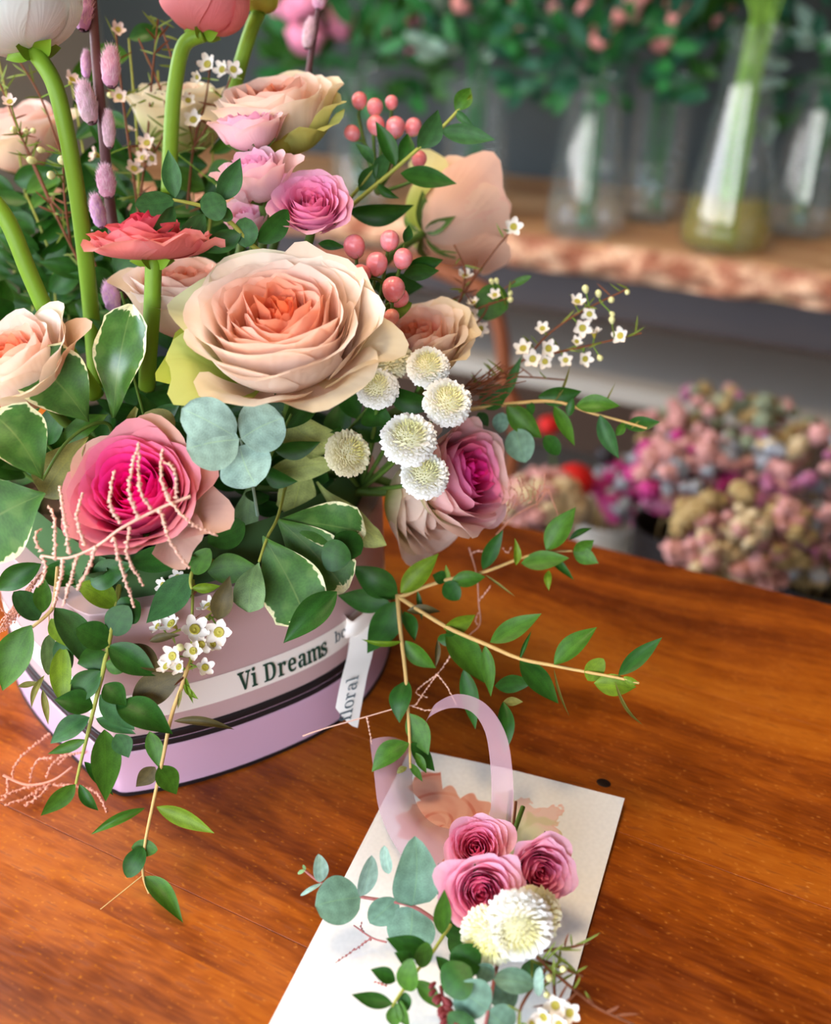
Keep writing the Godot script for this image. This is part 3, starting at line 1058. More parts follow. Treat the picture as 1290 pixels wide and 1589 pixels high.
func flower_box() -> void:
	var raw := [[-0.1690, -0.4050], [-0.1590, -0.4030], [-0.1267, -0.4120], [-0.0922, -0.4285], [-0.0565, -0.4530], [-0.0344, -0.4795], [-0.0205, -0.515], [-0.018, -0.555], [-0.032, -0.598], [-0.064, -0.625], [-0.105, -0.628], [-0.140, -0.608], [-0.175, -0.632], [-0.215, -0.635], [-0.248, -0.612], [-0.264, -0.575], [-0.266, -0.54], [-0.2581, -0.5052], [-0.2498, -0.4894], [-0.2317, -0.4655], [-0.2083, -0.4404], [-0.180, -0.4125]]
	var n := raw.size()
	heart = PackedVector2Array()
	for i in n:
		var p := []
		for k in 4:
			var q: Array = raw[(i + k - 1 + n) % n]
			p.append(Vector2(q[0], q[1]))
		for k in 6:
			heart.append(p[1].cubic_interpolate(p[2], p[0], p[3], k / 6.0))
	var at := Vector3(-0.14, 0, -0.53)
	var o := thing("heart_flower_box", "dusty pink heart shaped hat box with black rims holding the bouquet", "box", at)
	var t := Transform3D(Basis(), -at)
	part(o, "base_edge", prism_ring(inset(heart, -0.0008), 0.0, 0.0022), M.box_black, t)
	part(o, "tray", prism_ring(heart, 0.0022, 0.031, 0.0015), M.lid_pink, t)
	part(o, "rim", prism_ring(inset(heart, 0.0012), 0.031, 0.0345, 0.0006), M.box_black, t)
	part(o, "rim", prism_ring(inset(heart, 0.0020), 0.0345, 0.0352), M.lid_pink, t)
	part(o, "rim", prism_ring(inset(heart, 0.0016), 0.0352, 0.0395, 0.0006), M.box_black, t)
	part(o, "body", prism_ring(inset(heart, 0.0034), 0.0395, 0.122, 0.0008), M.box_pink, t)
	part(o, "floral_foam", prism_ring(inset(heart, 0.014), 0.122, 0.145, 0.008), M.foam, t)
	# the printed ribbon tied round it
	var rb := thing("printed_ribbon", "cream ribbon with dark green lettering tied round the pink box", "ribbon", at)
	var line := inset(heart, 0.0030)
	var m := line.size()
	var pos := PackedVector3Array()
	for y in [0.0505, 0.0685]:
		for i in m + 1:
			var p := line[i % m]
			pos.append(Vector3(p.x, y, p.y) - at)
	part(rb, "band", finish(pos, grid_idx(m, 1)), M.ribbon)
	# lettering: walk along the band from where it is seen at x = 374 to x = 506
	var text_line := inset(heart, 0.0027)
	var font := SystemFont.new()
	font.font_names = PackedStringArray(["Droid Serif"])
	font.font_weight = 700
	letters(rb, "Vi Dreams", font, text_line, 0.0545, 371.0, 507.0, 0.0135, M.ribbon_ink, at)
	var thin := SystemFont.new()
	thin.font_names = PackedStringArray(["Droid Serif"])
	letters(rb, "bo", thin, text_line, 0.0565, 519.0, 537.0, 0.0080, M.ribbon_ink_soft, at)
	# knot and hanging tail
	var ends := [W(566, 962, 0.600), W(560, 1010, 0.590), W(548, 1060, 0.578), W(534, 1136, 0.571)]
	var path := smooth(ends, 8)
	var wid := 0.0165
	var tail := sheet(8, path.size() - 1, func(u, v):
		var f: float = v * (1.0 - 0.20 * (1.0 - u)) * (path.size() - 1)
		var i := mini(int(f), path.size() - 2)
		var acr := Vector3(0.93, 0.06, -0.36).normalized()
		return path[i].lerp(path[i + 1], f - i) + acr * (u - 0.5) * wid + Vector3(0.36, 0, 0.93) * 0.0012 * sin(u * PI) - at)
	part(rb, "tail", tail, M.ribbon)
	var kn := [W(520, 955, 0.594), W(538, 975, 0.589), W(556, 972, 0.590), W(585, 950, 0.600)]
	var kp := smooth(kn, 8)
	part(rb, "knot_fold", sheet(6, kp.size() - 1, func(u, v):
		var i := int(round(v * (kp.size() - 1)))
		var ww := 0.006 + 0.011 * absf(v - 0.5)
		return kp[i] + Vector3(0.1, 1, 0.1) * (u - 0.5) * ww * 2.0 + Vector3(-0.36, 0, 0.93) * 0.002 * sin(u * PI * 2.0) - at), M.ribbon)
	# lettering up the tail
	var acr2 := Vector3(0.93, 0.06, -0.36).normalized()
	var dn := (W(534, 1136, 0.571) - W(548, 1060, 0.578)).normalized()
	var nrm := acr2.cross(-dn).normalized()
	var word := "floral"
	var run := 0.0
	for k in word.length():
		var tm := TextMesh.new()
		tm.text = word[k]
		tm.font = thin
		tm.font_size = 32
		tm.pixel_size = 0.0095 / 32.0
		tm.depth = 0.0001
		tm.horizontal_alignment = HORIZONTAL_ALIGNMENT_LEFT
		tm.vertical_alignment = VERTICAL_ALIGNMENT_BOTTOM
		var org := W(537, 1119, 0.5726) - dn * run + acr2 * 0.0048 + nrm * 0.0022 - at
		run += thin.get_string_size(word[k], HORIZONTAL_ALIGNMENT_LEFT, -1, 32).x * tm.pixel_size * 1.05
		part(rb, "letter", tm, M.ribbon_ink_soft, Transform3D(Basis(-dn, -acr2, nrm), org))

func letters(rb: Node3D, text: String, font: Font, line: PackedVector2Array, y: float, px0: float, px1: float, size: float, m: Material, at: Vector3) -> void:
	var n := line.size()
	var find := func(px):
		for i in range(0, 60):
			var a := proj(Vector3(line[i].x, y, line[i].y))
			var b := proj(Vector3(line[i + 1].x, y, line[i + 1].y))
			if a.x <= px and b.x > px:
				return i + (px - a.x) / (b.x - a.x)
		return 10.0
	var s0: float = find.call(px0)
	var s1: float = find.call(px1)
	var len_ := 0.0
	var steps := 200
	var pts := PackedVector2Array()
	for k in steps + 1:
		var s := lerpf(s0, s1, float(k) / steps)
		var i := int(s)
		pts.append(line[i].lerp(line[(i + 1) % n], s - i))
		if k:
			len_ += pts[k].distance_to(pts[k - 1])
	var total := font.get_string_size(text, HORIZONTAL_ALIGNMENT_LEFT, -1, 64).x
	var x := 0.0
	for ch in text:
		var adv := font.get_string_size(ch, HORIZONTAL_ALIGNMENT_LEFT, -1, 64).x
		if ch != " ":
			var f := clampf((x + adv * 0.5) / total, 0.0, 1.0) * steps
			var i := mini(int(f), steps - 1)
			var p := pts[i].lerp(pts[i + 1], f - i)
			var t2 := (pts[i + 1] - pts[i]).normalized()
			var t := Vector3(t2.x, 0, t2.y)
			var tm := TextMesh.new()
			tm.text = ch
			tm.font = font
			tm.font_size = 64
			tm.pixel_size = len_ / total
			tm.depth = 0.00012
			tm.horizontal_alignment = HORIZONTAL_ALIGNMENT_CENTER
			tm.vertical_alignment = VERTICAL_ALIGNMENT_CENTER
			var out := t.cross(Vector3.UP)
			var k := size / (64.0 * tm.pixel_size) * 1.30
			part(rb, "letter", tm, m, Transform3D(Basis(t, Vector3.UP * k, out), Vector3(p.x, y + 0.0050, p.y) + out * 0.0003 - at))
		x += adv

var bloom_spots := []
func clear_of_blooms(a: Vector3, b: Vector3) -> bool:
	for q in bloom_spots:
		for t in [0.0, 0.5, 1.0]:
			if a.lerp(b, t).distance_to(q[0]) < q[1]:
				return false
	return true

var FOAM := Vector3(-0.14, 0.13, -0.53)

func blooms() -> void:
	var peach := [c8(232, 92, 40), c8(244, 138, 92), c8(250, 184, 152), c8(252, 208, 184), c8(252, 224, 206), c8(250, 234, 218)]
	var cream := c8(246, 232, 200)
	var green := c8(206, 214, 126)
	var lime := c8(178, 190, 72)
	var blush := c8(246, 206, 178)
	var g1 := "peach garden roses in the flower box"
	rose("garden_rose", "large open peach rose with orange heart in the middle of the bouquet", "rose", g1, W(432, 474, 0.482), ax(-0.03, 0.64, 0.77), 0.0420,
		{"n": 46, "hr": 1.05, "open": 0.32, "crump": 1.0, "cols": peach, "spin": 0.3, "outer": [
			[3.75, 0.75, 1.26, 0.55, 0.22, lime, green], [3.3, 0.6, 1.30, 0.40, 0.20, lime, lime], [2.75, 0.7, 1.14, 0.88, 0.16, green, c8(226, 226, 178)], [4.5, 0.75, 1.16, 0.66, 0.18, blush, cream], [5.3, 0.75, 1.2, 0.62, 0.22, blush, cream], [5.9, 0.7, 1.2, 0.72, 0.22, c8(236, 206, 140), cream],
			[0.3, 0.75, 1.08, 0.95, 0.12, blush, cream], [1.2, 0.8, 1.05, 1.0, 0.10, blush, c8(244, 232, 208)], [2.0, 0.8, 1.06, 0.98, 0.12, blush, c8(238, 232, 202)]]}, FOAM)
	rose("garden_rose", "peach rose standing above the pink spray roses", "rose", g1, W(420, 140, 0.575), ax(-0.12, 0.80, 0.55), 0.0335,
		{"n": 34, "hr": 1.15, "open": 0.3, "crump": 0.9, "cols": peach, "spin": 1.0, "outer": [
			[5.4, 0.7, 1.20, 0.62, 0.24, lime, green], [4.7, 0.7, 1.12, 0.55, 0.2, lime, c8(196, 190, 90)], [6.0, 0.7, 1.1, 0.8, 0.2, green, c8(226, 222, 160)], [3.6, 0.8, 1.08, 0.85, 0.2, blush, cream], [1.5, 0.8, 1.04, 1.0, 0.1, blush, cream], [0.5, 0.8, 1.06, 0.97, 0.14, blush, cream]]}, FOAM)
	rose("garden_rose", "pale cream rose half hidden behind upright green stalks", "rose", g1, W(275, 140, 0.62), ax(0.0, 0.85, 0.45), 0.029,
		{"n": 26, "hr": 1.4, "open": 0.3, "cols": [c8(240, 176, 130), blush, cream, c8(240, 230, 200)], "outer": [[4.7, 0.9, 1.1, 0.9, 0.2, green, cream], [0.2, 0.9, 1.1, 0.9, 0.2, green, cream]]}, FOAM)
	rose("garden_rose", "peach rose tucked under the frilled coral ranunculus", "rose", g1, W(283, 425, 0.545), ax(0.05, 0.80, 0.5), 0.0285,
		{"n": 28, "hr": 1.3, "open": 0.25, "cols": peach, "outer": [[4.7, 0.9, 1.1, 0.85, 0.2, blush, cream], [3.4, 0.9, 1.12, 0.95, 0.2, blush, cream], [5.8, 0.8, 1.1, 0.85, 0.2, green, cream]]}, FOAM)
	rose("garden_rose", "peach rose beside the variegated leaves, cut by the picture edge", "rose", g1, W(8, 535, 0.49), ax(-0.25, 0.62, 0.65), 0.027,
		{"n": 28, "hr": 1.35, "open": 0.4, "cols": peach, "outer": [[0.3, 0.8, 1.2, 0.85, 0.25, blush, blush], [5.4, 0.9, 1.15, 0.8, 0.2, blush, cream], [1.1, 0.8, 1.1, 1.0, 0.15, blush, cream]]}, FOAM)
	rose("garden_rose", "peach rose with dark orange folds behind the button chrysanthemums", "rose", g1, W(640, 508, 0.555), ax(-0.2, 0.72, 0.62), 0.027,
		{"n": 30, "hr": 1.15, "open": 0.4, "crump": 1.3, "cols": peach, "outer": [[0.1, 0.8, 1.2, 0.85, 0.2, blush, cream], [0.9, 0.8, 1.15, 0.98, 0.15, blush, cream], [5.6, 0.8, 1.2, 0.75, 0.2, green, cream]]}, FOAM)
	rose("garden_rose", "peach rose seen from behind, facing away above the shelf edge", "rose", g1, W(730, 322, 0.665), ax(0.66, 0.50, -0.50), 0.0335,
		{"n": 24, "hr": 1.5, "open": 0.35, "crump": 0.8, "cols": [c8(240, 150, 100), c8(246, 190, 156), c8(248, 206, 176), c8(248, 212, 184)], "w": 1.1, "outer": [[2.2, 0.9, 1.12, 0.80, 0.25, lime, c8(226, 216, 150)], [3.6, 0.8, 1.10, 0.74, 0.22, green, blush], [5.0, 0.9, 1.12, 0.86, 0.28, c8(244, 196, 160), blush], [0.6, 0.9, 1.1, 0.95, 0.25, blush, c8(248, 200, 176)]]}, FOAM)
	rose("garden_rose", "blush rose at the back behind the white ranunculus stalk", "rose", g1, W(22, 175, 0.64), ax(-0.1, 0.8, 0.5), 0.030,
		{"n": 24, "hr": 1.3, "open": 0.4, "cols": [c8(240, 150, 120), c8(246, 190, 170), c8(248, 212, 196), c8(248, 220, 206)], "outer": [[4.7, 0.9, 1.1, 0.8, 0.2, blush, cream], [0.3, 0.9, 1.1, 0.9, 0.2, blush, cream]]}, FOAM)
	var mag := [c8(224, 8, 110), c8(238, 16, 138), c8(242, 34, 150), c8(244, 70, 162), c8(242, 120, 168), c8(236, 156, 166)]
	var dusty := c8(232, 186, 168)
	rose("garden_rose", "magenta rose with dusty peach outer petals under a beaded frond", "rose", "magenta roses in the flower box", W(202, 750, 0.476), ax(-0.10, 0.40, 0.90), 0.0295,
		{"n": 40, "hr": 1.05, "open": 0.4, "crump": 0.5, "cols": mag, "spin": 0.5, "outer": [[5.95, 0.55, 1.42, 0.66, 0.2, c8(240, 222, 206), dusty], [5.45, 0.5, 1.38, 0.60, 0.15, c8(236, 214, 196), dusty], [0.3, 0.8, 1.12, 0.85, 0.2, dusty, c8(236, 164, 160)], [1.4, 0.8, 1.1, 0.9, 0.2, c8(206, 140, 122), dusty], [2.5, 0.7, 1.1, 0.85, 0.15, c8(206, 140, 122), dusty], [3.4, 0.8, 1.14, 0.8, 0.2, dusty, c8(238, 162, 166)], [4.5, 0.8, 1.08, 0.8, 0.15, dusty, c8(238, 156, 166)]]}, FOAM)
	rose("garden_rose", "pink rose in pale blush outer petals turned to the side by the white chrysanthemums", "rose", "magenta roses in the flower box", W(742, 732, 0.552), ax(0.74, 0.20, 0.62), 0.0275,
		{"n": 32, "hr": 1.35, "open": 0.3, "crump": 0.9, "cols": [c8(226, 16, 120), c8(240, 40, 146), c8(244, 96, 172), c8(246, 160, 192), c8(246, 208, 204)], "outer": [[1.6, 0.9, 1.0, 0.95, 0.12, c8(246, 222, 208), c8(246, 210, 204)], [3.0, 1.0, 1.15, 0.80, 0.15, c8(240, 226, 190), c8(248, 222, 210)], [4.0, 1.0, 1.2, 0.62, 0.15, lime, c8(246, 222, 204)], [4.8, 0.9, 1.1, 0.85, 0.15, c8(246, 222, 208), c8(248, 222, 212)], [5.7, 0.8, 1.05, 0.9, 0.15, c8(246, 222, 208), c8(246, 206, 206)]]}, FOAM)
	# the pale rose under it
	rose("garden_rose", "pale blush rose low on the bouquet above the small leaves", "rose", g1, W(690, 795, 0.580), ax(0.62, -0.35, 0.5), 0.027,
		{"n": 20, "hr": 1.5, "open": 0.2, "cols": [c8(244, 190, 180), c8(246, 212, 196), c8(246, 226, 210), c8(246, 226, 210)], "w": 1.2, "outer": [[3.4, 1.1, 1.1, 0.85, 0.15, lime, c8(246, 226, 206)], [4.4, 1.0, 1.15, 0.9, 0.15, c8(244, 228, 200), c8(248, 228, 214)], [2.2, 1.1, 1.1, 0.8, 0.15, green, c8(244, 222, 196)]]}, FOAM)
	var spray := [c8(228, 110, 150), c8(240, 142, 178), c8(248, 172, 204), c8(248, 188, 212), c8(250, 208, 218), c8(250, 216, 218)]
	var g2 := "pink spray roses in the flower box"
	var sr := {"n": 26, "hr": 1.0, "open": 0.5, "crump": 0.7, "point": 0.6, "cols": spray, "outer": []}
	rose("spray_rose", "small pink spray rose opening upwards, highest of its cluster", "rose", g2, W(382, 180, 0.545), ax(-0.1, 0.86, 0.45), 0.0195, sr, FOAM)
	rose("spray_rose", "small pale pink spray rose between the other two of its cluster", "rose", g2, W(388, 248, 0.532), ax(-0.2, 0.72, 0.6), 0.0190, {"n": 22, "hr": 1.3, "open": 0.4, "crump": 0.7, "point": 0.6, "cols": spray.slice(1), "outer": [[0.3, 0.8, 1.2, 0.8, 0.2, spray[4], spray[5]]]}, FOAM)
	rose("spray_rose", "round many petalled pink spray rose above the big peach rose", "rose", g2, W(484, 306, 0.525), ax(0.05, 0.42, 0.9), 0.0200, {"n": 34, "hr": 0.9, "open": 0.55, "crump": 0.6, "point": 0.6, "cols": [c8(226, 110, 150), c8(236, 130, 174), c8(242, 152, 194), c8(246, 172, 206), c8(248, 188, 212)], "outer": []}, FOAM)
	rose("spray_rose", "half hidden pink spray rose bud behind eucalyptus leaves", "rose", g2, W(382, 325, 0.55), ax(-0.1, 0.6, 0.7), 0.0135, {"n": 16, "hr": 1.4, "open": 0.2, "cols": spray.slice(2), "outer": []}, FOAM)
	var coral := [c8(214, 40, 62), c8(226, 70, 86), c8(234, 104, 112), c8(240, 136, 138), c8(240, 160, 158)]
	ranunculus("white ranunculus with purple flecks on a bent lime green stalk", W(52, 78, 0.50), ax(-0.30, 0.93, 0.20), 0.0350, [c8(250, 236, 214), c8(252, 240, 224), c8(252, 246, 236), c8(250, 252, 248), c8(240, 250, 242)], [[84, 130, 0.50], [106, 220, 0.51], [124, 330, 0.53], [140, 470, 0.56], [150, 600, 0.58]], 0.05, 1.25, true)
	ranunculus("coral pink ranunculus bud on a straight green stalk, cut by the top edge", W(316, 52, 0.565), ax(0.12, 0.97, 0.15), 0.0265, coral, [[286, 70, 0.567], [272, 130, 0.57], [266, 200, 0.575], [262, 300, 0.58]], 0.05, 1.2)
	ranunculus("frilled coral ranunculus over the peach rose, on a short green stalk", W(238, 404, 0.512), ax(-0.02, 0.96, 0.22), 0.0290, coral, [[238, 420, 0.513], [236, 480, 0.52], [230, 560, 0.53], [228, 600, 0.545]], 0.85, 0.85)
	ranunculus("small yellow green ranunculus bud at the top beside the coral one", W(402, 20, 0.60), ax(0.1, 0.97, 0.2), 0.012, [c8(190, 176, 40), c8(206, 196, 70), c8(200, 200, 90)], [[392, 40, 0.60], [376, 90, 0.605], [360, 150, 0.61]], 0.1, 1.2)
	ranunculus("pink ranunculus leaning out of the picture on a curved green stalk", W(-62, 250, 0.50), ax(-0.5, 0.8, 0.2), 0.026, coral, [[-40, 280, 0.50], [10, 340, 0.50], [48, 430, 0.51], [90, 520, 0.525], [150, 615, 0.55]], 0.1, 1.2)
	var g := "button chrysanthemums in the flower box"
	var mr := W(560, 760, 0.60)
	for q in [
		[665, 567, 0.528, 33, "mum_white", "white button chrysanthemum touching a larger one, below the orange folded rose", 0.1, 0.45],
		[696, 622, 0.520, 38, "mum_white", "white button chrysanthemum nearest the feathery brown twigs", 0.25, 0.35],
		[605, 552, 0.536, 34, "mum_cream", "cream button chrysanthemum tucked against the big peach rose", 0.0, 0.6],
		[571, 540, 0.545, 27, "mum_cream", "small cream button chrysanthemum half hidden by the big peach rose", -0.1, 0.6],
		[585, 600, 0.530, 33, "mum_white", "white button chrysanthemum drooping under two cream ones", -0.15, 0.3],
		[635, 678, 0.510, 43, "mum_white", "largest bright white button chrysanthemum above another in the pair", 0.1, 0.5],
		[660, 735, 0.520, 37, "mum_white", "white button chrysanthemum directly below the largest one", 0.15, 0.4],
		[543, 702, 0.525, 36, "mum_cream", "cream button chrysanthemum alone beside the ruffled variegated leaf", 0.65, 0.2]]:
		button_mum(q[5], W(q[0], q[1], q[2]), ax(q[6], q[7], 0.85), q[3] * q[2] / FPX, mr, q[4], g)
	hypericum("upper spray of pink hypericum berries in front of the glass vases", [585, 300, 0.60], [[558, 155, 0.60, 24, 0, 1], [582, 165, 0.595, 25, 0.1, 1], [608, 158, 0.60, 20, 0.1, 1], [583, 193, 0.59, 28, -0.2, 1], [614, 196, 0.59, 30, 0.1, 1], [642, 196, 0.595, 26, 0.4, 1], [546, 206, 0.592, 24, -0.7, 0.6], [651, 246, 0.59, 24, 0.3, 0.9]])
	hypericum("lower spray of pink hypericum berries above the orange folded rose", [590, 470, 0.56], [[550, 381, 0.535, 34, -0.15, 1], [605, 372, 0.535, 30, 0.2, 1], [585, 408, 0.528, 34, 0.15, 1], [626, 400, 0.53, 30, 0.35, 0.9], [560, 424, 0.526, 28, -0.6, 0.2], [611, 447, 0.522, 36, 0.1, 0.9], [620, 462, 0.53, 30, 0.5, 0.2], [608, 491, 0.524, 24, 0.1, 0.3, 1]])
	catkins("thick plum pussy willow branch with pink catkins beside the white ranunculus", [[196, 560, 0.60], [186, 430, 0.585], [170, 310, 0.57], [160, 200, 0.555], [150, 100, 0.55], [142, -20, 0.55]], 0.0034, 0.0026,
		[[128, 46, 132, -12, 34, 0.548, "catkin_lilac"], [172, 134, 172, 72, 32, 0.548], [142, 190, 128, 126, 34, 0.546, "catkin_grey"], [170, 228, 168, 172, 22, 0.55, "catkin_grey"], [168, 306, 162, 256, 32, 0.552], [158, 352, 146, 302, 26, 0.556, "catkin_lilac"], [178, 482, 168, 436, 30, 0.57, "catkin_lilac"], [134, 120, 134, 78, 18, 0.56, "catkin_lilac"]])
	catkins("thin brown pussy willow branch rising above the top peach rose", [[470, 190, 0.64], [480, 105, 0.63], [490, 40, 0.625], [500, -15, 0.62]], 0.0022, 0.0017, [[476, 74, 484, 28, 22, 0.625, "catkin_grey"], [494, 14, 500, -25, 26, 0.62]])
	# waxflower
	waxflower("waxflower twig reaching out over the dark shelf panel", [[[700, 620, 0.60], [760, 590, 0.60], [815, 557, 0.598], [850, 520, 0.595], [900, 485, 0.59], [975, 448, 0.585]], [[815, 557, 0.598], [860, 548, 0.595], [920, 535, 0.59], [996, 517, 0.585]], [[720, 600, 0.60], [790, 585, 0.60], [880, 590, 0.595]]],
		[[896, 468, 0.585, 24], [915, 487, 0.587, 24], [904, 509, 0.585, 28], [922, 516, 0.59, 24], [842, 510, 0.59, 22], [812, 541, 0.588, 28], [827, 557, 0.586, 28], [851, 541, 0.585, 28], [846, 561, 0.59, 24], [878, 559, 0.588, 22], [908, 557, 0.588, 24], [963, 521, 0.583, 26], [895, 530, 0.588, 18]],
		[[950, 497, 0.585, 13], [950, 487, 0.586, 10], [909, 449, 0.585, 14], [929, 456, 0.585, 13], [949, 465, 0.585, 13], [974, 453, 0.584, 11], [931, 555, 0.585, 12]], 34)
	waxflower("waxflower twig crossing in front of the shelf's bark edge", [[[690, 510, 0.60], [720, 455, 0.605], [755, 405, 0.605], [797, 352, 0.60]], [[700, 500, 0.60], [740, 480, 0.60], [790, 462, 0.595]], [[715, 465, 0.60], [722, 420, 0.60], [705, 380, 0.605]]],
		[[797, 352, 0.598, 28], [722, 428, 0.60, 24], [730, 488, 0.597, 26], [746, 510, 0.597, 24], [735, 470, 0.598, 20], [768, 458, 0.592, 20]], [[763, 437, 0.592, 10], [771, 436, 0.592, 10], [792, 465, 0.592, 12], [792, 456, 0.594, 10]], 22, "wax_white")
	waxflower("waxflower cluster hanging in front of the pink box", [[[300, 900, 0.515], [298, 970, 0.505], [296, 1020, 0.500], [284, 1062, 0.498]], [[298, 970, 0.505], [260, 985, 0.505]], [[298, 975, 0.505], [330, 950, 0.505]]],
		[[302, 977, 0.495, 42], [340, 981, 0.496, 40], [268, 1018, 0.497, 34], [258, 1034, 0.497, 28], [318, 1036, 0.496, 28], [322, 940, 0.505, 30], [266, 968, 0.503, 34], [245, 972, 0.505, 26], [253, 908, 0.51, 24], [276, 896, 0.51, 24], [300, 1010, 0.495, 30], [278, 1035, 0.496, 26], [312, 1000, 0.497, 30], [330, 1000, 0.497, 26]], [[280, 1005, 0.49, 16]], 14, "wax_white", "waxflower twigs in the flower box", "olive_stem")
	waxflower("waxflower twigs among the upright stalks behind the white ranunculus", [[[130, 420, 0.60], [90, 340, 0.59], [40, 230, 0.585], [0, 130, 0.58]], [[110, 380, 0.60], [100, 300, 0.58], [98, 240, 0.575]], [[90, 340, 0.59], [60, 270, 0.585], [30, 205, 0.58]], [[150, 420, 0.6], [75, 180, 0.59], [30, 95, 0.58]]],
		[[112, 124, 0.58, 26], [15, 158, 0.56, 22]], [[22, 202, 0.565, 14], [40, 204, 0.57, 11], [51, 203, 0.57, 11], [50, 249, 0.565, 16], [64, 233, 0.57, 13], [80, 272, 0.555, 17], [97, 249, 0.555, 19], [102, 231, 0.555, 17]], 60, "wax_blush")
	waxflower("waxflower twigs standing between the two ranunculus stalks", [[[200, 420, 0.62], [225, 250, 0.61], [235, 130, 0.60], [245, 30, 0.595]], [[215, 330, 0.61], [190, 150, 0.60], [178, 30, 0.60]], [[225, 260, 0.61], [260, 180, 0.6], [215, 60, 0.6]]],
		[[183, 46, 0.595, 22], [185, 150, 0.595, 24], [228, 222, 0.60, 26], [222, 245, 0.60, 24], [208, 262, 0.60, 26], [236, 246, 0.60, 22], [148, 240, 0.60, 24], [146, 370, 0.60, 24], [200, 200, 0.61, 20]], [[172, 148, 0.595, 12], [340, 290, 0.6, 10]], 60, "wax_blush")
	waxflower("waxflower twigs beside the top peach rose", [[[290, 330, 0.62], [300, 230, 0.61], [318, 160, 0.60], [326, 105, 0.595]], [[300, 230, 0.61], [340, 165, 0.60], [362, 110, 0.59]], [[300, 230, 0.61], [285, 150, 0.60], [250, 40, 0.6]]],
		[[322, 100, 0.585, 30], [345, 108, 0.583, 26], [362, 108, 0.582, 26], [292, 156, 0.59, 22], [300, 186, 0.59, 28], [306, 120, 0.59, 18]], [[330, 140, 0.59, 10]], 40, "wax_white")

